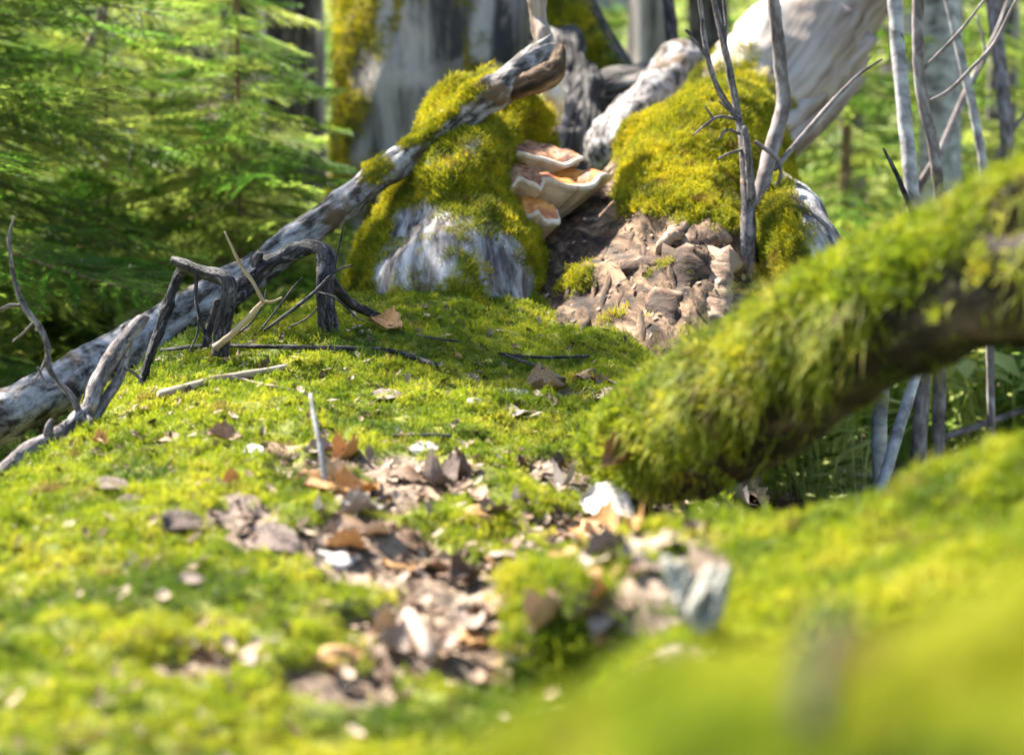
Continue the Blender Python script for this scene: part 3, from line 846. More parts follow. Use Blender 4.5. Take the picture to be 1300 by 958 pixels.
# bark plates breaking off the rotten wood
def plate(seed, l, w, th):
    """one broken bark plate: ridged outside, ragged outline, real thickness"""
    n, k = 9, 6; u = np.linspace(-1, 1, n); v = np.linspace(-1, 1, k); U, W = np.meshgrid(u, v, indexing='ij')
    q = np.stack([U.ravel() * 1.7 + seed * 9, W.ravel() * 1.7, W.ravel() * 0], 1)
    x = U.ravel() * l * (1 + fbm(q * 1.5, 2, seed) * .35); y = W.ravel() * w * (1 + fbm(q * 1.8, 2, seed + 5) * .5)
    z = -(W.ravel() ** 2) * th * .7 + fbm(q * 2, 3, seed + 9) * th * .7
    top = np.stack([x, y, z + th * .5], 1); bot = np.stack([x * .9, y * .9, z - th * .5], 1)
    idx = np.arange(n * k).reshape(n, k); a = np.stack([idx[:-1, :-1], idx[1:, :-1], idx[1:, 1:], idx[:-1, 1:]], 2).reshape(-1, 4)
    rim = np.concatenate([idx[:, 0], idx[-1, 1:], idx[-2::-1, -1], idx[0, -2:0:-1]]); nx = np.roll(rim, -1); N0 = n * k
    g = Geo(); g.add(np.vstack([top, bot]), a.tolist() + (a[:, ::-1] + N0).tolist() + [(int(p), int(p + N0), int(b + N0), int(b)) for p, b in zip(rim, nx)])
    return g


plate_me = [plate(s, .036, .020, .011).mesh('bark_plate', M['rotplate']) for s in range(6)]


def place_on(name, me, px, py, parent=None, roll=0.0, size=1.0, lift=.004, tiltx=0.0, tilty=0.0, nmix=.5):
    p, n = hit(px, py)
    n = n * nmix + np.array([0, 0, 1 - nmix]); n /= np.linalg.norm(n)
    q = Vector(n).to_track_quat('Z', 'Y').to_matrix() @ Euler((tiltx, tilty, roll)).to_matrix()
    o = bpy.data.objects.new(name, me); COL.objects.link(o)
    loc = p + n * lift
    if parent is not None:
        o.parent = parent; loc = loc - np.array(parent.location)
    o.location = loc; o.rotation_euler = q.to_euler(); o.scale = (size,) * 3 if not isinstance(size, tuple) else size
    return o


for k, (px, py, ro, s) in enumerate([(848, 300, -.2, 1.3), (892, 302, .4, 1.2), (912, 338, 1.2, 1.3), (868, 345, 1.4, 1.5), (825, 330, .3, 1.1), (852, 395, 1.3, 1.3), (908, 385, 1.5, 1.3)]):
    place_on('bark_plate', plate_me[k % 6], px, py, ROT, ro, s, -.002, random.uniform(-.08, .08), random.uniform(-.08, .08), .97)


# long grained strips of decayed wood, half sunk in the slope
for k in range(18):
    x0 = random.uniform(715, 880); y0 = random.uniform(275, 400); ln = random.uniform(45, 110); sl = random.uniform(-.75, -.25) if x0 < 800 else random.uniform(-.3, .35)
    pts = []
    for q in (0, .33, .66, 1):
        p, n = hit(x0 + sl * ln * q + random.uniform(-3, 3), y0 + ln * q); pts.append(p - n * .0035 * (1 + (q in (0, 1)) * 1.2))
    r0 = random.uniform(.004, .0075)
    V, f, gr, t = tube(pts, [r0 * .5, r0, r0 * .9, r0 * .35], 20, 9, lambda G, n, t: fbm(G / r0 * np.array([.9, .9, .22]), 3, k) * r0 * .5)
    gg = Geo(); gg.add(V, f, grain=gr, moss=np.zeros(len(V))); obj('wood_strip', gg, M['rotwood'], ROT)


# ------------------------------------------------------------------ bracket fungi
def bracket(label, attach, out, width, depth, thick, capm, tilt_label=None, seed=0, lobes=3):
    """a shelf: domed cap, thick pale margin, pore surface below"""
    r = random.Random(seed)
    o = np.array(out, float); o /= np.linalg.norm(o)
    w = np.cross(o, [0, 0, 1.0]); w /= np.linalg.norm(w); u = np.cross(w, o)
    T = empty('bracket_fungus', attach); tag(T, label, 'fungus', 'orange bracket fungi on the stump')
    na, nr = 40, 10
    ph = np.linspace(-math.pi * .56, math.pi * .56, na)
    edge = 1 + .07 * np.sin(ph * lobes * 2 + seed) + .03 * np.sin(ph * lobes * 5 + seed * 2)
    wav = .28 * np.sin(ph * lobes * 1.7 + seed * 3) + .10 * np.sin(ph * lobes * 4.1 + seed)

    def pt(rr, k, hz):
        x = math.cos(ph[k]) * rr * edge[k] * depth; y = math.sin(ph[k]) * rr * edge[k] * width / 2
        return np.array(attach) + o * x + w * y + u * (hz + wav[k] * thick * rr ** 2)
    top = lambda rr: thick * (1.15 - 1.0 * rr ** 2) + .07 * thick * math.sin(rr * 24)
    bot = lambda rr: -thick * 2.5 * (1 - rr ** 1.25)
    def sheet(rs, hs, name, m, flip=False):
        V = [pt(rr, k, h) for rr, h in zip(rs, hs) for k in range(na)]
        idx = np.arange(len(V)).reshape(len(rs), na)
        f = np.stack([idx[:-1, :-1], idx[:-1, 1:], idx[1:, 1:], idx[1:, :-1]], 2).reshape(-1, 4).tolist()
        if flip: f = [q[::-1] for q in f]
        g = Geo(); g.add(V, f); obj(name, g, m, T)
    rs = np.linspace(0.02, .945, nr)
    sheet(rs, [top(a) for a in rs], 'cap', capm)
    e = [(.945, top(.945)), (.97, top(.97) * 1.1), (.99, top(.98) * 1.0), (1.0, .02 * thick), (.985, -.09 * thick), (.95, bot(.95) - .02 * thick), (.92, bot(.92))]
    sheet([a for a, b in e], [b for a, b in e], 'margin', M['margin'])
    rs = np.linspace(.92, .02, nr)
    sheet(rs, [bot(a) for a in rs], 'pore_surface', M['pores'])
    return T


bracket('uppermost bracket fungus with a dark reddish cap on the stump', P(640, 200, 3.31), (.80, -.55, -.04), .17, .145, .027, M['capdark'], seed=1)
bracket('left wavy bracket fungus with grey streaked cap, under the uppermost bracket', P(646, 231, 3.24), (.38, -.9, -.05), .125, .105, .028, M['capdark'], seed=2, lobes=4)
bracket('largest bracket fungus jutting furthest right with a broad cream underside', P(656, 246, 3.28), (.84, -.52, .12), .165, .16, .032, M['cap'], seed=3)
bracket('lowest and smallest orange bracket fungus of the cluster', P(662, 272, 3.19), (.50, -.85, -.08), .095, .085, .028, M['cap'], seed=4)

V, f, gr, t = tube([P(690, 172, 3.42), P(696, 150, 3.41), P(700, 125, 3.40), P(702, 104, 3.40)], [.010, .022, .025, .012], 24, 24, lambda G, n, t: fbm(G * 60, 3, 130) * .008)
g = Geo(); g.add(V, f, grain=gr); tag(obj('pale_fungus', g, M['margin']), 'cream white lumpy fungus hanging behind the stump below the broken log tip', 'fungus')


# ------------------------------------------------------------------ long grey log leaning across
def long_log():
    pts = [P(-160, 590, 2.72), P(-20, 540, 2.80), P(100, 480, 2.88), P(210, 415, 2.96), P(330, 338, 3.04), P(450, 250, 3.12), P(560, 165, 3.18), P(640, 108, 3.22), P(700, 66, 3.26)]
    rad = [.036, .034, .030, .027, .024, .022, .020, .023, .025]

    def disp(G, n, t):
        return fbm(G * np.array([30, 30, 9]), 3, 140) * .012 + np.clip(fbm(G * np.array([20, 20, 14]), 2, 145) - .3, 0, 1) * .03 + ridge(G * np.array([60, 60, 18]), 3, 141) * .006
    V, f, gr, t = tube(pts, rad, 220, 40, disp, jag=.035, seed=5)
    N = vnormals(V, f)
    m = np.clip((t - .5) * 2, 0, .6) * np.clip(fbm(V * 16, 2, 143) * 3, 0, 1) * np.clip(N[:, 2] * 2, 0, 1) + np.clip(fbm(V * 9, 2, 142) * 2.4 - .75, 0, .7) * (N[:, 2] > .1)
    g = Geo(); g.add(V, f, grain=gr, moss=np.clip(m, 0, 1))
    return g, np.clip(m - .22, 0, 1)


g, m = long_log()
LONG = obj('grey_log', g, M['logbark'])
tag(LONG, 'long slender grey barked log leaning from the left edge to above the stump', 'log')
moss_on('moss', g, m, LONG, 900, 'gold', .45, upmix=.3)
V, f, gr, t = tube([P(694, 80, 3.27), P(690, 50, 3.28), P(684, 22, 3.3), P(682, -8, 3.3)], [.022, .018, .014, .016], 24, 20, lambda G, n, t: fbm(G * 60, 3, 150) * .006, jag=.02)
gg = Geo(); gg.add(V, f, grain=gr); obj('pale_spur', gg, M['palewood'], LONG)
V, f, gr, t = tube([P(640, 118, 3.22), P(672, 106, 3.21), P(700, 92, 3.22), P(712, 62, 3.24)], [.016, .020, .018, .008], 24, 18, lambda G, n, t: fbm(G * 50, 3, 151) * .008, jag=.02)
gg = Geo(); gg.add(V, f, grain=gr); obj('broken_end', gg, M['rotwood'], LONG)


# ------------------------------------------------------------------ dead branches standing in the moss
def branch(name, label, cat, main, m, twigs=(), group=None, rings=46, segs=14, rough=.09, jag=.006, part='twig', seed=0, subm=None, thin=1.0):
    """a branch thing: the main limb plus each side twig as a part"""
    pts = [P(*q[:3]) for q in main]; rad = [q[3] * thin for q in main]; rm = float(np.mean(rad))
    T = empty(name, pts[0]); tag(T, label, cat, group)
    def disp(G, n, t):
        return fbm(G / rm * np.array([1.2, 1.2, .45]), 4, seed + 3) * rm * rough * 4.5 + (vn(np.stack([t * 9, t * 0, t * 0], 1), seed) > .55) * rm * rough
    V, f, gr, t = tube(pts, rad, rings, segs, disp, jag=jag, seed=seed)
    g = Geo(); g.add(V, f, grain=gr); obj('limb', g, m, T)
    for k, tw in enumerate(twigs):
        q = [P(*a[:3]) for a in tw]; rr = [a[3] * thin for a in tw]; r2 = float(np.mean(rr))
        V, f, gr, t = tube(q, rr, max(14, 7 * len(tw)), 8, lambda G, n, t: fbm(G / r2 * np.array([1., 1, .25]), 2, seed + k) * r2 * .3)
        g = Geo(); g.add(V, f, grain=gr); obj(part, g, subm or m, T)
    return T


branch('dead_branch', 'dark dead branch with a splintered bent top standing left of the arched branch', 'branch',
       [(172, 505, 2.5, .0062), (185, 470, 2.5, .0066), (208, 400, 2.52, .0072), (226, 352, 2.53, .0080), (236, 338, 2.52, .0085)], M['twigdark'],
       [[(219, 330, 2.50, .0052), (240, 338, 2.49, .0085), (262, 346, 2.48, .0098), (280, 350, 2.47, .0112), (291, 362, 2.465, .0118), (290, 385, 2.46, .0116), (285, 408, 2.46, .0118), (281, 434, 2.46, .0125), (280, 452, 2.46, .012)],
        [(250, 350, 2.48, .0028), (249, 380, 2.47, .0028), (255, 410, 2.46, .0028), (266, 435, 2.45, .0028)],
        [(277, 380, 2.49, .006), (268, 410, 2.49, .0055), (260, 440, 2.49, .0055)],
        [(252, 405, 2.46, .0018), (250, 425, 2.46, .0016), (240, 447, 2.45, .0012)]], seed=11, thin=.88, rough=.14)
branch('arched_branch', 'dark arched dead branch with one upright leg rooted in the moss', 'branch',
       [(296, 366, 2.55, .0095), (318, 352, 2.56, .0108), (335, 336, 2.57, .0112), (360, 326, 2.58, .0112), (385, 315, 2.58, .0115), (403, 314, 2.57, .0125), (414, 326, 2.56, .0128), (413, 352, 2.55, .0122), (413, 385, 2.55, .0125), (416, 418, 2.55, .0135), (417, 437, 2.55, .014)], M['twigdark'],
       [[(418, 352, 2.57, .0085), (430, 370, 2.60, .0085), (446, 386, 2.63, .008), (464, 394, 2.66, .007), (484, 404, 2.68, .006)],
        [(325, 345, 2.57, .0075), (326, 330, 2.565, .0085), (330, 321, 2.56, .006)],
        [(424, 345, 2.55, .0016), (430, 315, 2.55, .0016), (436, 287, 2.55, .0012)],
        [(335, 420, 2.50, .0022), (365, 398, 2.51, .0028), (400, 370, 2.53, .0026), (425, 345, 2.54, .002), (448, 336, 2.55, .0012)],
        [(400, 370, 2.53, .0018), (425, 378, 2.52, .0016), (450, 400, 2.51, .0014), (462, 408, 2.5, .001)],
        [(330, 420, 2.51, .0014), (352, 392, 2.52, .0014), (372, 365, 2.53, .0012), (384, 352, 2.53, .0008)],
        [(368, 415, 2.50, .0014), (390, 404, 2.5, .0014), (403, 390, 2.5, .0012)],
        [(300, 425, 2.5, .0018), (320, 408, 2.5, .0016), (334, 385, 2.5, .0014), (338, 368, 2.5, .001)]], seed=12, thin=.86, rough=.14)
branch('forked_stick', 'pale forked stick leaning against the dead branches', 'stick',
       [(272, 442, 2.44, .0046), (280, 436, 2.44, .0046), (290, 428, 2.44, .0044), (310, 408, 2.44, .0034), (334, 383, 2.44, .0024)], M['straw'],
       [[(334, 383, 2.44, .0028), (322, 360, 2.44, .0024), (305, 335, 2.44, .0022), (285, 294, 2.44, .0014)], [(334, 383, 2.44, .0024), (345, 383, 2.44, .002), (358, 378, 2.45, .0012)]], seed=13, jag=.003)
branch('forked_branch', 'grey forked branch lying on the left flank of the log with a peeling stem', 'branch',
       [(-40, 630, 2.12, .0092), (0, 604, 2.16, .0092), (40, 570, 2.2, .0098), (80, 548, 2.23, .0098), (112, 518, 2.26, .0098), (122, 490, 2.28, .0095), (140, 458, 2.3, .0098), (162, 428, 2.32, .0088), (182, 402, 2.34, .006)], M['twiggrey'],
       [[(118, 535, 2.26, .0060), (135, 505, 2.28, .0064), (152, 478, 2.3, .0064), (160, 440, 2.32, .0064), (172, 415, 2.33, .005)],
        [(62, 552, 2.21, .006), (63, 540, 2.21, .005), (66, 532, 2.21, .003)],
        [(108, 528, 2.25, .0055), (113, 537, 2.24, .006), (117, 541, 2.24, .004)],
        [(158, 467, 2.3, .0018), (172, 475, 2.3, .0016), (182, 488, 2.3, .001)]], seed=14)
branch('bare_twig', 'slender bare twig rising beside the forked branch at the left edge', 'twig',
       [(101, 525, 2.25, .0035), (92, 505, 2.25, .0036), (74, 485, 2.25, .0034), (62, 465, 2.25, .0034), (60, 440, 2.25, .0034), (50, 415, 2.25, .0034), (32, 392, 2.25, .0034), (21, 365, 2.25, .0028), (14, 330, 2.25, .0024), (12, 300, 2.25, .0019), (18, 275, 2.25, .001)], M['twiggrey'],
       [[(28, 388, 2.25, .0022), (12, 388, 2.25, .0022), (-8, 398, 2.25, .0018)], [(42, 410, 2.25, .0016), (30, 422, 2.25, .0014), (16, 434, 2.25, .001)],
        [(60, 450, 2.25, .0016), (52, 470, 2.25, .0014), (44, 482, 2.25, .001)], [(48, 466, 2.25, .0014), (56, 482, 2.25, .0013), (66, 490, 2.25, .001)]], seed=15, jag=0, rings=60, segs=9)


# ------------------------------------------------------------------ sticks lying on the moss
def lying(name, label, cat, px, m, r0, r1, lift=.004, group=None, seed=0):
    pts = []
    for a, b in px:
        p, n = hit(a, b); pts.append(p + n * lift)
    rad = np.linspace(r0, r1, len(pts))
    V, f, gr, t = tube(pts, rad, 34, 9, lambda G, n, t: fbm(G / r0 * np.array([1., 1, .3]), 2, seed) * r0 * .3)
    g = Geo(); g.add(V, f, grain=gr)
    return tag(obj(name, g, m), label, cat, group)


lying('long_twig', 'long thin dark twig lying across the moss below the dead branches', 'twig', [(210, 452), (270, 447), (340, 449), (420, 450), (490, 453), (520, 462), (556, 473)], M['twigdark'], .0026, .0034, .010, seed=1)
lying('pale_stick', 'pale peeling stick lying on the moss left of centre', 'stick', [(205, 508), (240, 497), (275, 488), (310, 482), (365, 471)], M['stick'], .0062, .0042, .006, seed=2)
lying('thin_straw', 'thin grey straw lying beside the pale stick on the moss', 'straw', [(295, 484), (320, 490), (345, 495), (364, 500)], M['stick'], .0018, .0014, .006, seed=3)
lying('dark_twig', 'longer dark twig of the crossed pair in the shaded moss right of centre', 'twig', [(632, 457), (668, 461), (700, 463), (745, 461)], M['twigdark'], .0018, .0020, .010, seed=4)
lying('dark_twig', 'shorter dark twig running down to the brown leaves in the shaded moss', 'twig', [(640, 460), (670, 470), (695, 482), (720, 488)], M['twigdark'], .002, .002, .010, seed=5)
lying('dark_twig', 'small dark twig beside the curled upright leaf on the moss', 'twig', [(530, 432), (555, 437), (580, 440)], M['twigdark'], .0018, .0014, .008, seed=6)
lying('mauve_stick', 'short blurred purple brown stick at the bottom centre among leaf litter', 'stick', [(512, 795), (530, 820), (545, 848)], M['leafgrey'], .0075, .0065, .008, seed=7)
lying('blurred_twig', 'dark twig lying on the moss above the big tan leaf', 'twig', [(500, 562), (530, 560), (570, 562)], M['twigdark'], .002, .002, .008, seed=8)
# upright grass stem
a, n = hit(414, 622)
V, f, gr, t = tube([a, P(408, 575, np.dot(a - CAM, FWD) + .01), P(400, 535, np.dot(a - CAM, FWD) + .03), P(394, 500, np.dot(a - CAM, FWD) + .05)], [.003, .0027, .0022, .0016], 20, 8)
g = Geo(); g.add(V, f, grain=gr); tag(obj('grass_stem', g, M['birch']), 'single upright pale grey dry stem standing in the moss', 'stem')


# ------------------------------------------------------------------ dead leaves
def leaf_mesh(seed, curl, bend, lobes=0, ratio=.42):
    """a dry leaf 1 unit long: outline, mid rib crease, curl across and along, thin body and stalk"""
    r = random.Random(seed); nu, nv = 15, 9
    u = np.linspace(0, 1, nu); v = np.linspace(-1, 1, nv)
    wdt = ratio * np.sin(np.pi * np.clip(u, 0, 1) ** .85) ** .75 * (1 + .10 * np.sin(u * 31 + seed) + lobes * .25 * np.sin(u * 17 + seed))
    V = []
    for i in range(nu):
        for j in range(nv):
            y = v[j] * wdt[i]; x = u[i] - .5
            z = curl * y * y * 2.2 + .05 * abs(v[j]) * wdt[i] * 2
            z += bend * (x * x) + .035 * math.sin(u[i] * 9 + v[j] * 3 + seed) + .025 * math.sin(v[j] * 6 + seed * 2 + u[i] * 4)
            V.append((x, y * (1 - .35 * abs(curl) * abs(v[j])), z))
    idx = np.arange(nu * nv).reshape(nu, nv)
    f = np.stack([idx[:-1, :-1], idx[1:, :-1], idx[1:, 1:], idx[:-1, 1:]], 2).reshape(-1, 4).tolist()
    n = len(V); V = np.array(V); B = V.copy(); B[:, 2] -= .007
    g = Geo(); g.add(np.vstack([V, B]), f + [tuple(i + n for i in q[::-1]) for q in f])
    s, sf, gr, t = tube([(-.49, 0, V[nv // 2][2]), (-.6, .01, .02), (-.72, .03 * r.choice((-1, 1)), .05)], [.012, .011, .009], 6, 5)
    g.add(s, sf)
    return g


SHAPES = [leaf_mesh(s, c * .7, b * .6, lo, ra) for s, c, b, lo, ra in [(1, .9, .5, 0, .40), (2, -.6, -.5, 0, .45), (3, 1.3, .2, .4, .42), (4, .3, -.7, 0, .36), (5, -1.0, .4, .5, .46), (6, 1.6, .8, 0, .5)]]
LEAFME = {}
for k in ('leaf', 'leafgrey', 'leafpale', 'leaforange', 'flake', 'lichen'):
    LEAFME[k] = [s.mesh('dead_leaf', M[k]) for s in SHAPES]


def leaf(px, py, wpx, kind, label, shape=0, roll=0.0, tx=0.0, ty=0.0, lift=.006, group=None, name='dead_leaf', cat='leaf'):
    p, n = hit(px, py); d = np.dot(p - CAM, FWD)
    o = place_on(name, LEAFME[kind][shape], px, py, None, roll, wpx / F * d, lift * .7, tx * .7, ty * .7, .35)
    return tag(o, label, cat, group)


LEAVES = [
    (772, 656, 84, 'leafpale', 'large bleached almost white leaf beside the foot of the mossy limb', 3, -.5, .55, .1, .022),
    (765, 690, 100, 'leaforange', 'orange brown curled leaf just below the white leaf', 0, -.35, .5, .1, .010),
    (842, 668, 62, 'leafgrey', 'grey leaf right of the white leaf', 1, .3, .4, 0, .015),
    (852, 642, 60, 'leaf', 'brown leaf in the dark gap behind the white leaf', 2, 1.0, .2, .2, .008),
    (820, 700, 78, 'leaf', 'tan leaf under the grey leaf in the leaf pile', 4, .5, .4, -.2, .010),
    (825, 722, 60, 'leafgrey', 'mauve leaf with a pale tip at the bottom of the leaf pile', 3, .6, .5, .2, .006),
    (768, 728, 66, 'leaforange', 'narrow rusty leaf under the orange brown leaf', 3, -.9, .2, .2, .004),
    (725, 752, 70, 'leaf', 'pale tan leaf left of the narrow rusty leaf', 1, .3, .3, 0, .006),
    (792, 592, 52, 'leaf', 'tan leaf hanging at the foot of the mossy limb', 5, 1.3, .9, .2, .012),
    (528, 608, 100, 'leaf', 'big flat tan leaf above the centre of the litter patch', 1, .6, .35, .1, .010),
    (452, 632, 80, 'leaforange', 'curled tan leaf at the foot of the upright grey stem', 0, -.5, .3, 0, .010),
    (405, 618, 70, 'leaforange', 'narrow orange leaf left of the grey stem foot', 3, -.4, .3, .1, .008),
    (462, 675, 84, 'leaf', 'broad tan leaf at the left of the litter patch', 4, .2, .25, .2, .010),
    (528, 696, 88, 'leaf', 'pale leaf with an arched rim in the middle of the litter patch', 1, .05, .5, 0, .014),
    (585, 742, 78, 'leafgrey', 'mauve grey leaf standing in the centre of the litter patch', 2, 1.2, .6, .3, .010),
    (548, 735, 62, 'leafgrey', 'mauve leaf fragment left of the standing mauve leaf', 3, 1.0, .3, .2, .006),
    (630, 776, 64, 'leaf', 'light tan leaf right of the purple stick', 1, -.6, .45, .1, .012),
    (600, 800, 60, 'leafgrey', 'brown grey leaf between stick and light tan leaf', 0, -.8, .2, 0, .006),
    (432, 842, 62, 'leaforange', 'blurred pale orange leaf at the bottom edge left of the stick', 1, .1, .4, 0, .012),
    (262, 850, 48, 'leaf', 'small blurred pale leaf at the bottom edge in the left moss', 0, .9, .4, .2, .010),
    (492, 812, 40, 'leaf', 'small tan leaf beside the purple stick', 5, 1.0, .6, 0, .008),
    (492, 420, 60, 'leaforange', 'curled tan leaf standing up sharp in the moss right of the arched branch', 0, .15, .2, .25, .010),
    (580, 455, 30, 'leaforange', 'small tan leaf standing on edge in the moss at the centre', 3, .9, 1.1, 0, .010),
    (598, 485, 34, 'leafgrey', 'small grey brown leaf left of the shaded brown leaves', 1, -.3, .5, .2, .008),
    (690, 498, 52, 'leaf', 'larger crumpled brown leaf below the crossed dark twigs', 2, .1, .4, .1, .012),
    (745, 482, 40, 'leaf', 'brown leaf at the right end of the crossed dark twigs', 4, .4, .6, -.2, .010),
    (770, 508, 46, 'leaf', 'dull brown leaf lying right of the larger crumpled leaf', 3, -.4, .3, .2, .008),
    (650, 500, 48, 'leafpale', 'pale crumbled leaf in the moss left of the crumpled brown leaf', 1, .3, .1, 0, .004),
    (655, 527, 44, 'leafgrey', 'pinkish grey leaf with a dark rim in the sunlit moss', 4, -.2, .3, .1, .008),
    (493, 507, 54, 'leafgrey', 'flat lilac grey leaf in the sunlit moss at the centre', 3, .05, .2, 0, .006),
    (603, 512, 22, 'leafpale', 'tiny pale leaf in the sunlit moss', 1, .9, .6, 0, .006),
    (600, 482, 20, 'leaf', 'tiny brown leaf beside the grey brown leaf in the centre moss', 0, .8, .4, 0, .006),
    (362, 577, 60, 'leaf', 'rust brown leaf with a dark tip left of the grey stem', 4, .2, .35, .1, .010),
    (285, 565, 50, 'leaf', 'curled brown leaf on the moss below the pale stick', 0, -.6, .5, .1, .012),
    (320, 575, 40, 'leafpale', 'pale crumb of leaf between two brown leaves', 3, -.3, .2, 0, .004),
    (128, 568, 30, 'leaforange', 'small reddish leaf near the forked branch', 2, .1, .6, .1, .010),
    (215, 558, 44, 'leaf', 'thin brown leaf half sunk in the moss at left', 3, .0, .1, .1, .002),
    (160, 528, 22, 'leaforange', 'tiny red leaf on the left flank of the log', 1, .3, .5, 0, .006),
    (960, 640, 78, 'leaf', 'pink brown folded leaf on the mound under the mossy limb', 4, .2, .6, .1, .016),
    (925, 640, 50, 'leafgrey', 'dark folded leaf left of the pink brown leaf on the mound', 2, 1.2, .4, .2, .010),
    (540, 570, 46, 'leafpale', 'pale leaf in the sunlit moss above the big tan leaf', 1, .4, .3, 0, .006),
    (700, 690, 34, 'leafgrey', 'small grey leaf left of the orange brown leaf', 0, .8, .4, 0, .006),
    (655, 640, 24, 'leafpale', 'small white flake in the moss left of the white leaf', 5, .3, .3, 0, .008),
    (402, 655, 26, 'leafpale', 'tiny white flake in the moss beside the tan leaves', 5, .0, .2, 0, .008),
    (435, 715, 46, 'leafpale', 'pale grey leaf at the lower left of the litter patch', 1, .1, .4, 0, .008),
]
for (px, py, w, kind, lab, sh, ro, tx, ty, li) in LEAVES:
    leaf(px, py, w, kind, lab, sh, ro, tx, ty, li)
# bark flakes on the left
for px, py, w, lab, sh, ro, tx in [(305, 650, 110, 'upper bark flake, pinkish grey, on the left moss', 1, .0, .3), (345, 695, 90, 'long pale bark flake with a dark edge, lowest on the left moss', 3, -.45, .35),
                                   (240, 672, 90, 'narrow bark flake pointing left, half sunk in the moss', 3, -.15, .25), (140, 625, 60, 'dark grey bark flake near the left edge', 3, -.2, .2), (165, 640, 40, 'small brown bark flake beside the dark grey one', 1, .5, .2)]:
    leaf(px, py, w, 'flake', lab, sh, ro, tx, .05, .010, name='bark_flake', cat='bark')
for px, py, w, lab in [(245, 746, 42, 'dark pellet like piece of bark on the left moss'), (320, 848, 34, 'black bit of bark at the bottom edge of the left moss'), (255, 622, 16, 'tiny dark bark crumb on the left moss')]:
    leaf(px, py, w, 'leafgrey', lab, 3, .05, .3, 0, .010, name='bark_flake', cat='bark')
# small leaf crumbs over the litter patch
MARKS = [(480, 632, 'below the grey stem'), (545, 615, 'on the big flat tan leaf'), (470, 690, 'by the broad tan leaf'), (560, 725, 'above the standing mauve leaf'), (620, 800, 'below the light tan leaf'),
         (690, 775, 'left of the rusty leaves'), (770, 765, 'under the mauve leaf with a pale tip'), (735, 620, 'between the mossy limb and the white leaf'), (560, 830, 'right of the purple stick'), (500, 800, 'left of the purple stick'),
         (300, 640, 'on the upper bark flake'), (430, 590, 'left of the grey stem top'), (640, 720, 'in the mossy middle of the litter patch'), (820, 650, 'in the dark gap under the limb'), (690, 690, 'left of the orange brown leaf'),
         (600, 660, 'above the arched pale leaf'), (420, 700, 'at the left rim of the litter patch'), (640, 840, 'at the bottom rim of the litter patch'), (730, 800, 'in front of the leaf pile'), (805, 645, 'right of the white leaf'), (785, 705, 'below the white leaf'), (845, 695, 'beside the lichen tufts'), (735, 705, 'at the left end of the leaf pile'), (800, 735, 'between the leaf pile and the blurred cushion')]
WORD = {'leaf': 'small brown leaf scrap', 'leafgrey': 'small mauve grey leaf scrap', 'leaforange': 'small orange leaf scrap', 'leafpale': 'small whitish leaf scrap', 'flake': 'small flake of bark'}
for cx, cy, where in MARKS:
    for kind in random.sample(list(WORD), 4):
        if kind == 'leafpale' and random.random() < .85: continue
        px = random.gauss(cx, 24); py = random.gauss(cy, 14)
        if SOLIDS[2][1].ray_cast(Vector(CAM), Vector(ray(px, py)))[0] is not None: continue      # the limb is in the way
        leaf(px, py, random.uniform(28, 66), kind, WORD[kind] + ' lying ' + where, random.randrange(6), random.uniform(0, 6.28), random.uniform(-.2, .3), random.uniform(-.2, .2), .005,
             'leaf scraps in the litter patch')
# fine crumbs of needles, bud scales and bark all over the moss
p, n = scatter(LOGG, 5200, .25 + (1 - LOGM)); k = n[:, 2] > .3
stuff('moss_debris', 'crumb', p[k] + n[k] * .004, n[k], .17, LOG, tilt=.7, smin=.5, smax=2.0)


# pale lichen pair in front
def frond(label, base, tip, d, wpx, seed):
    """a tuft of branching pale lichen lobes fanning out from its foot"""
    r = random.Random(seed); g = Geo(); b0 = P(*base, d); t0 = P(*tip, d + .02); w = wpx / F * d
    for k in range(26):
        q = r.uniform(.45, 1.0); sx = r.uniform(-1, 1); sy = r.uniform(-1, 1)
        tipk = b0 + (t0 - b0) * q + RGT * w * sx * (1 - abs(q - .7)) * .5 + FWD * w * sy * .4
        mid = (b0 + tipk) / 2 + RGT * w * sx * .25 + np.array([r.uniform(-.003, .003) for _ in range(3)])
        V, f, gr, t = tube([b0, mid, tipk], [.0018, .0030, .0034], 9, 6, lambda G, n, t: fbm(G * 300, 2, seed + k) * .0022)
        g.add(V, f, grain=gr)
    return tag(obj('lichen_frond', g, M['lichen']), label, 'lichen')


frond('left tuft of blurred whitish lichen at the foot of the leaf pile', (886, 800), (856, 705), 1.22, 34, 1)
frond('right tuft of blurred whitish lichen, next to the mound', (890, 803), (912, 718), 1.20, 36, 2)


# ------------------------------------------------------------------ bare stems in front of the leaning trunk
def stem(name, label, cat, main, m, twigs=(), group=None, seed=0):
    return branch(name, label, cat, main, m, twigs, group, rings=70, segs=10, rough=.05, jag=0, seed=seed)


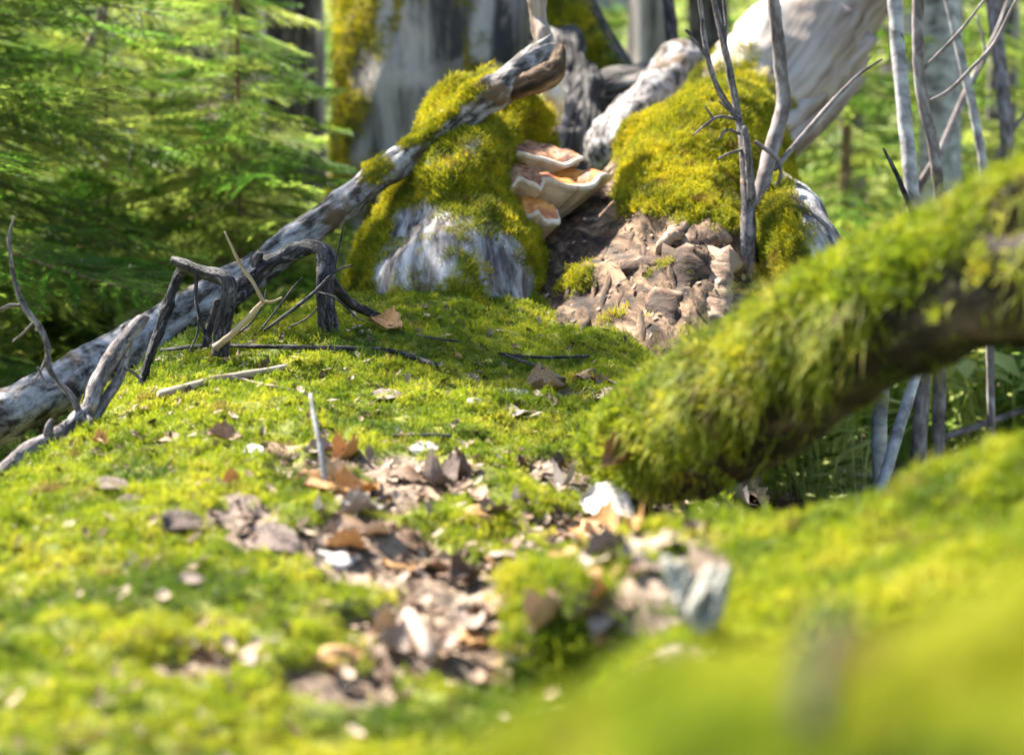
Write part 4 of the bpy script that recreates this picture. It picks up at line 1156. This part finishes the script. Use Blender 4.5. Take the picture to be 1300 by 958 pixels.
stem('bare_sapling', 'thin bare sapling with fine side twigs in front of the golden moss', 'sapling',
     [(947, 392, 2.95, .0130), (949, 330, 2.96, .0120), (950, 270, 2.97, .0110), (946, 200, 2.98, .0080), (938, 150, 3.0, .0062), (926, 90, 3.0, .0055), (915, 40, 3.0, .005), (903, -15, 3.0, .0045)], M['twiggrey'],
     [[(932, 146, 3.0, .0045), (908, 105, 3.0, .0042), (896, 60, 3.0, .004), (890, 10, 3.0, .0036), (886, -20, 3.0, .003)],
      [(900, 75, 3.0, .003), (885, 55, 3.0, .0025), (870, 38, 3.0, .002)],
      [(937, 152, 2.98, .0028), (915, 148, 2.98, .0024), (900, 155, 2.97, .002), (880, 172, 2.96, .0014)], [(905, 150, 2.97, .0018), (895, 135, 2.97, .0013)],
      [(940, 170, 2.98, .0024), (922, 165, 2.97, .002), (912, 178, 2.96, .0014)], [(944, 190, 2.98, .0024), (925, 195, 2.97, .002), (910, 203, 2.96, .0014)],
      [(938, 150, 2.98, .003), (925, 140, 2.98, .002), (912, 128, 2.97, .0012)],
      [(955, 255, 2.96, .0065), (951, 205, 2.95, .0055), (945, 160, 2.95, .0045)], [(920, 60, 3., .003), (922, 30, 3., .003), (918, -10, 3., .003)]], seed=21)
stem('curved_sapling', 'smooth grey curved sapling crossing in front of the bleached trunk', 'sapling',
     [(958, 262, 3.0, .0105), (967, 235, 3.02, .0115), (975, 205, 3.04, .0120), (985, 170, 3.06, .0115), (994, 130, 3.08, .0110), (990, 75, 3.08, .0105), (985, 30, 3.08, .010), (980, -20, 3.08, .0098)], M['sapling'],
     [[(982, 215, 3.04, .005), (1000, 195, 3.06, .0048), (1030, 160, 3.1, .004), (1060, 125, 3.12, .003), (1090, 95, 3.15, .0024), (1120, 75, 3.15, .0015)],
      [(990, 210, 3.04, .003), (991, 225, 3.03, .0025), (982, 243, 3.02, .0012)], [(958, 180, 3.0, .003), (975, 192, 3.0, .003), (990, 205, 3.0, .003)]], seed=22)
SAP = [
    ('pale straight sapling, leftmost of the saplings behind the mossy limb', 'birch', [(1158, 245, 3.3, .0125), (1150, 160, 3.32, .0125), (1142, 80, 3.34, .0125), (1135, -20, 3.36, .012)], []),
    ('brownish sapling with a dark upper side twig, behind the mossy limb', 'sapling', [(1192, 240, 3.1, .0095), (1184, 180, 3.1, .0095), (1170, 120, 3.1, .0092), (1165, 60, 3.1, .0088), (1166, -20, 3.1, .0085)],
     [[(1168, 92, 3.1, .003), (1195, 65, 3.1, .003), (1220, 38, 3.1, .0026), (1250, 0, 3.1, .002)], [(1178, 130, 3.1, .0034), (1205, 115, 3.12, .0034), (1235, 85, 3.14, .003), (1262, 55, 3.15, .003), (1290, 0, 3.16, .0024)]]),
    ('thin pale leaning sapling right of the brownish sapling', 'birch', [(1250, 220, 3.6, .0085), (1238, 150, 3.6, .008), (1222, 80, 3.6, .008), (1200, -15, 3.6, .0075)], []),
    ('slanting grey stem crossing behind the pale leaning sapling', 'sapling', [(1168, 235, 3.7, .008), (1195, 190, 3.72, .008), (1230, 110, 3.75, .007), (1262, 50, 3.78, .006), (1285, -10, 3.8, .005)], [[(1230, 110, 3.75, .004), (1250, 70, 3.76, .003), (1240, 20, 3.78, .002)]]),
    ('grey sapling near the right edge', 'sapling', [(1280, 215, 4.2, .0155), (1277, 150, 4.2, .015), (1268, 70, 4.25, .015), (1258, -20, 4.3, .0145)], [[(1262, 205, 4.2, .006), (1290, 160, 4.2, .005), (1310, 135, 4.2, .004)]]),
    ('dark blue grey stem at the top behind the golden moss', 'twigdark', [(862, 150, 4.6, .016), (858, 80, 4.62, .016), (850, 20, 4.65, .015), (846, -20, 4.7, .014)], []),
    ('short dead twig standing on the mossy limb', 'twigdark', [(1148, 245, 2.9, .004), (1140, 225, 2.9, .0036), (1130, 205, 2.9, .003), (1121, 188, 2.9, .0015)], []),
]
for k, (lab, mk, main, tw) in enumerate(SAP):
    a, b = np.array(main[0]), np.array(main[1])
    dn = 150 if k != 6 else 40
    main = [tuple(a + (a - b) / max(abs(a[1] - b[1]), 1) * dn * np.array([1, 1, 0, 0])) ] + main
    stem('sapling', lab, 'sapling', main, M[mk], tw, 'thin saplings behind the mossy limb', seed=30 + k)
# stems seen under the limb
for k, (lab, mk, a, b, r) in enumerate([
        ('mossy yellow stem seen under the mossy limb', 'sapling', (1165, 600, 3.2), (1172, 460, 3.2), .013), ('whitish stem in the gap under the limb, leftmost there', 'birch', (1118, 640, 3.0), (1120, 480, 3.0), .012),
        ('pale slanting stick in the gap under the limb', 'birch', (1128, 590, 2.9), (1155, 500, 2.95), .009), ('grey upright stem in the gap under the limb, beside the yellow one', 'sapling', (1190, 600, 3.4), (1194, 440, 3.4), .012),
        ('thin grey stem in the gap under the limb, right of centre', 'sapling', (1259, 560, 3.3), (1256, 420, 3.3), .007), ('broad pale stem in the gap at the right edge', 'birch', (1290, 540, 4.2), (1296, 400, 4.2), .025),
        ('dark stem in the gap at the right edge, left of the broad pale stem', 'twigdark', (1275, 560, 4.6), (1278, 400, 4.6), .010), ('blurred whitish stem in the gap, behind the grey stems', 'birch', (1230, 600, 4.4), (1228, 430, 4.4), .014),
        ('thin stick lying across the stems in the gap under the limb', 'sapling', (1200, 555, 3.6), (1300, 520, 3.7), .006)]):
    pa = P(*a); pb = P(*b); dz = 0
    ext = pa + (pa - pb) * 1.5 if k != 8 else pa
    V, f, gr, t = tube([ext, pa, (pa + pb) / 2 + rng.normal(0, .002, 3), pb, pb + (pb - pa) * (.8 if k != 8 else .1)], [r * 1.1, r, r, r * .95, r * .9], 30, 10, lambda G, n, t: fbm(G / r * .6, 2, k) * r * .12)
    g = Geo(); g.add(V, f, grain=gr, moss=np.full(len(V), 1.0 if k == 0 else 0))
    tag(obj('stem', g, M[mk]), lab, 'stem', 'stems in the gap under the mossy limb')


# ------------------------------------------------------------------ standing trees
def tree_trunk(name, label, pts, rad, m, mossf=None, rings=120, segs=84, amp=1.0, seed=0, group=None, flare=True):
    def disp(G, n, t):
        r0 = float(np.mean(rad))
        d = ridge(np.stack([G[:, 0] / r0 * 4.5, G[:, 1] / r0 * 4.5, G[:, 2] * 2.6], 1) + fbm(G * 6, 2, seed)[:, None] * .4, 3, seed) * .07 * r0 * amp
        d += fbm(G * 4, 3, seed + 1) * .12 * r0
        if flare: d += np.cos(np.arctan2(G[:, 1], G[:, 0]) * 5 + seed) * .22 * r0 * np.clip(.22 - t, 0, 1) / .22
        return d
    V, f, gr, t = tube(pts, rad, rings, segs, disp)
    N = vnormals(V, f)
    mo = np.clip(mossf(V, N, t), 0, 1) if mossf else np.zeros(len(V))
    g = Geo(); g.add(V, f, grain=gr, moss=mo)
    T = empty(name, pts[0]); tag(T, label, 'tree', group)
    return T, obj('trunk', g, m, T), g, mo


def root_pt(px, d):
    p = P(px, 300, d); p[2] = float(floor_h([p[0]], [p[1]])[0]) - .1
    return p


b = root_pt(568, 5.2); t1 = P(566, 60, 5.2); t2 = P(570, -500, 5.3)
T, tr, g, mo = tree_trunk('old_tree', 'massive grey barked tree with golden moss on its left side behind the stump', [b, (b + t1) / 2, t1, t2, t2 + [0, 0, 2.2]], [.40, .305, .265, .24, .2], M['treebark'],
                          lambda V, N, t: (-N[:, 0] * 1.5 - .35 - N[:, 1] * .25) + fbm(V * 5, 3, 200) * 1.5 - np.clip((V[:, 2] - 2.5) * .6, 0, 2) + np.clip(fbm(np.stack([V[:, 0] * 9, V[:, 1] * 9, V[:, 2] * 1.6], 1), 3, 205) - .28, 0, 1) * 3.5, seed=40, amp=2.0)
moss_on('moss', g, np.clip(mo - .2, 0, 1), T, 2600, 'gold', 1.3, upmix=.1)
for px, d, r, lab, mk, s in [(372, 5.9, .075, 'dark grey trunk left of the massive grey tree', 'darkbark', 41), (318, 6.5, .07, 'black barked trunk, further left and partly hidden by spruce boughs', 'darkbark', 42),
                             (402, 6.3, .045, 'slim light flecked trunk between dark trunk and massive tree', 'treebark', 43)]:
    b = root_pt(px, d); tp = P(px - 12, -60, d)
    tree_trunk('tree', lab, [b, (b + tp) / 2, tp, tp + [-.05, 0, 3.0]], [r * 1.3, r * 1.05, r, r * .8], M[mk], None, 90, 40, seed=s)
# leaning mossy trunk right of the big tree, thrown roots
T, tr, g, mo = tree_trunk('leaning_tree', 'mossy dark trunk leaning left above the hollow, right of the massive tree', [P(830, 190, 4.7), P(785, 118, 4.8), P(748, 55, 4.9), P(712, -20, 5.0), P(660, -140, 5.2)], [.075, .068, .062, .06, .055],
                          M['darkbark'], lambda V, N, t: -N[:, 0] * 1.4 + N[:, 2] + .1 + fbm(V * 6, 3, 210) * .8, 70, 40, seed=44, flare=False)
moss_on('moss', g, np.clip(mo - .3, 0, 1), T, 500, 'gold', 1.0, upmix=.1)
for k, (lab, pts, rad, mk) in enumerate([
        ('grey root running out of the hollow towards the golden moss', [P(770, 205, 4.0), P(800, 165, 4.15), P(835, 130, 4.3), P(865, 80, 4.5)], [.05, .06, .055, .045], 'logbark'),
        ('furrowed grey root in front of the massive tree, behind the brackets', [P(690, 300, 4.2), P(712, 200, 4.3), P(722, 140, 4.45), P(700, 60, 4.8)], [.11, .085, .07, .06], 'darkbark'),
        ('dark crossing root at the back of the hollow', [P(750, 130, 4.6), P(800, 118, 4.6), P(860, 110, 4.6), P(930, 120, 4.6)], [.05, .05, .05, .045], 'darkbark')]):
    V, f, gr, t = tube(pts, rad, 50, 36, lambda G, n, t: fbm(G * 14, 3, 220 + k) * .03 + ridge(G * np.array([30, 30, 5]), 2, 230 + k) * .012)
    g = Geo(); g.add(V, f, grain=gr, moss=np.zeros(len(V))); tag(obj('root', g, M[mk]), lab, 'root')

# distant trunks on the slope
DIST = [(1192, 6.0, .055, 'birch', 'pale blurred trunk behind the saplings at the right'), (1262, 7.5, .05, 'treebark', 'grey blurred trunk at the upper right edge'), (1090, 7.2, .035, 'treebark', 'slim yellowish trunk behind the leaning trunk'),
        (826, 7.4, .07, 'treebark', 'blurred grey trunk above the hollow'), (160, 9.0, .07, 'birch', 'whitish trunk showing through the spruce boughs at the upper left'), (60, 10.5, .09, 'birch', 'pale trunk at the far upper left behind spruce'),
        (905, 9.5, .08, 'darkbark', 'far dark trunk above the golden moss'), (770, 12.0, .10, 'birch', 'far pale trunk beside the leaning mossy trunk'), (1010, 13.0, .1, 'treebark', 'far grey trunk hidden by the bleached trunk'),
        (1150, 11.0, .1, 'treebark', 'far grey trunk behind the leftmost pale sapling'), (1235, 15.0, .13, 'darkbark', 'far dark trunk between the right saplings'), (250, 12.0, .11, 'darkbark', 'far dark trunk behind the left spruces')]
for k, (px, d, r, mk, lab) in enumerate(DIST):
    b = root_pt(px, d); tp = b + np.array([rng.normal(0, .15), 0, 3.0])
    tree_trunk('tree', lab, [b, (b + tp) / 2 + [rng.normal(0, .04), 0, 0], tp, tp + [0, 0, 3]], [r * 1.25, r, r * .95, r * .7], M[mk], None, 40, 20, seed=60 + k, group='trunks on the slope behind')


# ------------------------------------------------------------------ spruces
def spruce_branch(seed, L=1.0):
    r = np.random.default_rng(seed); g = Geo(); mi = []
    axis = [np.array([x * L, 0.03 * math.sin(x * 5 + seed), -.16 * x * x * L + .10 * x ** 4 * L]) for x in np.linspace(0, 1, 7)]
    V, f, gr, t = tube(axis, np.linspace(.008, .002, 7), 14, 5); g.add(V, f); mi += [1] * len(f)
    twigs = [(np.array(axis), .25)]
    ax = catmull(np.array(axis), 46)
    for i in range(5, 45):
        s = 1 if i % 2 else -1
        x = i / 45; l = L * (.40 * (1 - x) ** .8 + .05) * r.uniform(.6, 1.15)
        a = math.radians(r.uniform(40, 62)); d = np.array([math.cos(a), s * math.sin(a), r.uniform(-.25, .15)])
        n = 5
        pts = [ax[i] + d * l * q + np.array([.22 * l * q * q, 0, -.18 * l * q * q]) for q in np.linspace(0, 1, n)]
        twigs.append((np.array(pts), 0))
        if l > .16:
            for q in (.35, .6, .8):
                ss = r.choice((-1, 1)); a2 = a * s + ss * .8; l2 = l * .4 * r.uniform(.6, 1)
                b0 = ax[i] + d * l * q + np.array([.22 * l * q * q, 0, -.18 * l * q * q])
                d2 = np.array([math.cos(a2), math.sin(a2), -.12])
                twigs.append((np.array([b0 + d2 * l2 * e for e in (0, .5, 1)]), 0))
    for pts, start in twigs[1:]:
        V, f, gr, t = tube(pts, np.linspace(.0022, .0012, len(pts)), len(pts) * 2, 3, caps=False); g.add(V, f); mi += [1] * len(f)
    NV = []; 
    for pts, start in twigs:
        ln = np.linalg.norm(np.diff(pts, axis=0), axis=1).sum(); k = int(ln / .0024)
        if k < 3: continue
        c = catmull(pts, k); T = np.gradient(c, axis=0); T /= np.linalg.norm(T, axis=1)[:, None]
        c = c[int(k * start):]; T = T[int(k * start):]; k = len(c)
        rd = r.normal(0, 1, (k, 3)); rd[:, 2] = np.abs(rd[:, 2]) * .7; rd -= T * (rd * T).sum(1)[:, None]; rd /= np.linalg.norm(rd, axis=1)[:, None]
        d = T * .62 + rd * .8; l = r.uniform(.012, .021, (k, 1))
        s = np.cross(d, rd + .1); s /= np.linalg.norm(s, axis=1)[:, None]
        NV.append(np.stack([c - s * .0020, c + s * .0020, c + d * l], 1).reshape(-1, 3))
    NV = np.vstack(NV); k = len(NV) // 3
    g.add(NV, np.arange(3 * k).reshape(k, 3).tolist()); mi += [0] * k
    return g.mesh('spruce_bough', [M['needles'], M['twigwood']], smooth=False, mat_idx=mi)


BOUGH = [spruce_branch(s) for s in range(5)]


def spruce(label, base, H, n, Lb, z0, seed, r0=.05, group='spruces', lean=(0, 0)):
    r = random.Random(seed); base = np.array(base, float)
    T = empty('spruce', base); tag(T, label, 'spruce', group)
    V, f, gr, t = tube([base - [0, 0, .15], base + [lean[0] * .5, lean[1] * .5, H * .5], base + [lean[0], lean[1], H]], [r0, r0 * .7, .008], 26, 10, lambda G, n, t: fbm(G * 20, 2, seed) * r0 * .15)
    g = Geo(); g.add(V, f, grain=gr, moss=np.zeros(len(V))); obj('trunk', g, M['twigwood'], T)
    a = 0
    for k in range(n):
        q = (k + r.random()) / n; z = z0 + (H - z0) * q
        a += 2.4 + r.uniform(-.3, .3)
        L = Lb * (1 - .82 * q) * r.uniform(.75, 1.15)
        o = bpy.data.objects.new('bough', BOUGH[r.randrange(5)]); COL.objects.link(o); o.parent = T
        o.location = (lean[0] * z / H, lean[1] * z / H, z); o.scale = (L, L, L * r.uniform(.8, 1.3))
        o.rotation_euler = (r.uniform(-.25, .25), r.uniform(-.15, .30), a)
    return T


def fl(x, y): return (x, y, float(floor_h([x], [y])[0]))


spruce('nearest green spruce at the left edge with boughs hanging to the grey log', fl(-1.35, 4.3), 1.9, 84, .85, .06, 1, .014)
spruce('green spruce in the middle of the left foliage', fl(-.95, 5.3), 1.8, 80, .8, .06, 2, .014)
spruce('tall slim spruce rising out of the frame at the left edge', fl(-1.14, 3.66), 3.1, 130, .74, .06, 3, .014)
spruce('small bright spruce left of the massive tree, hiding the foot of the dark trunks', fl(-.60, 4.4), .95, 84, .62, .03, 12, .006)
spruce('bushy spruce sapling in front of the dark trunks', fl(-.95, 4.7), 1.1, 80, .65, .03, 13, .007)
spruce('spruce at the far left behind the nearest spruce', fl(-2.0, 5.6), 1.35, 64, 1.0, .08, 4, .018)
spruce('spruce behind the dark trunks at the upper left', fl(-1.5, 6.9), 1.4, 60, 1.0, .08, 5, .018)
spruce('young pale green spruce behind the leaning trunk at the right', fl(1.05, 6.3), 1.9, 46, .7, .1, 6, .02)
spruce('young spruce between the right saplings', fl(1.55, 7.0), 2.3, 50, .85, .1, 7, .025)
spruce('far spruce behind the hollow', fl(.7, 10.0), 3.0, 44, 1.1, .15, 8, .04)
spruce('far spruce at the upper right edge', fl(2.6, 9.5), 3.6, 52, 1.3, .15, 9, .05)
spruce('far spruce at the upper left corner', fl(-3.0, 10), 3.2, 64, 1.4, .15, 10, .05)
spruce('low spruce sapling on the floor below the left foliage', fl(-1.15, 3.75), .55, 26, .4, .04, 11, .01)

# small things on the left floor
for nm, lab, pts, r0, mk in [('pale_branch', 'whitish fallen branch lying on the forest floor at the left', [P(-30, 325, 5.0), P(20, 342, 4.95), P(60, 358, 4.9), P(105, 380, 4.85)], .017, 'birch'),
                             ('dead_bough', 'reddish brown dead bough hanging among the spruce twigs at the upper left', [P(140, -20, 4.6), P(125, 30, 4.6), P(108, 70, 4.6), P(97, 105, 4.6)], .011, 'stick')]:
    V, f, gr, t = tube(pts, [r0, r0, r0 * .9, r0 * .6], 24, 10, lambda G, n, t: fbm(G * 40, 2, 7) * r0 * .3)
    g = Geo(); g.add(V, f, grain=gr); tag(obj(nm, g, M[mk]), lab, 'branch')
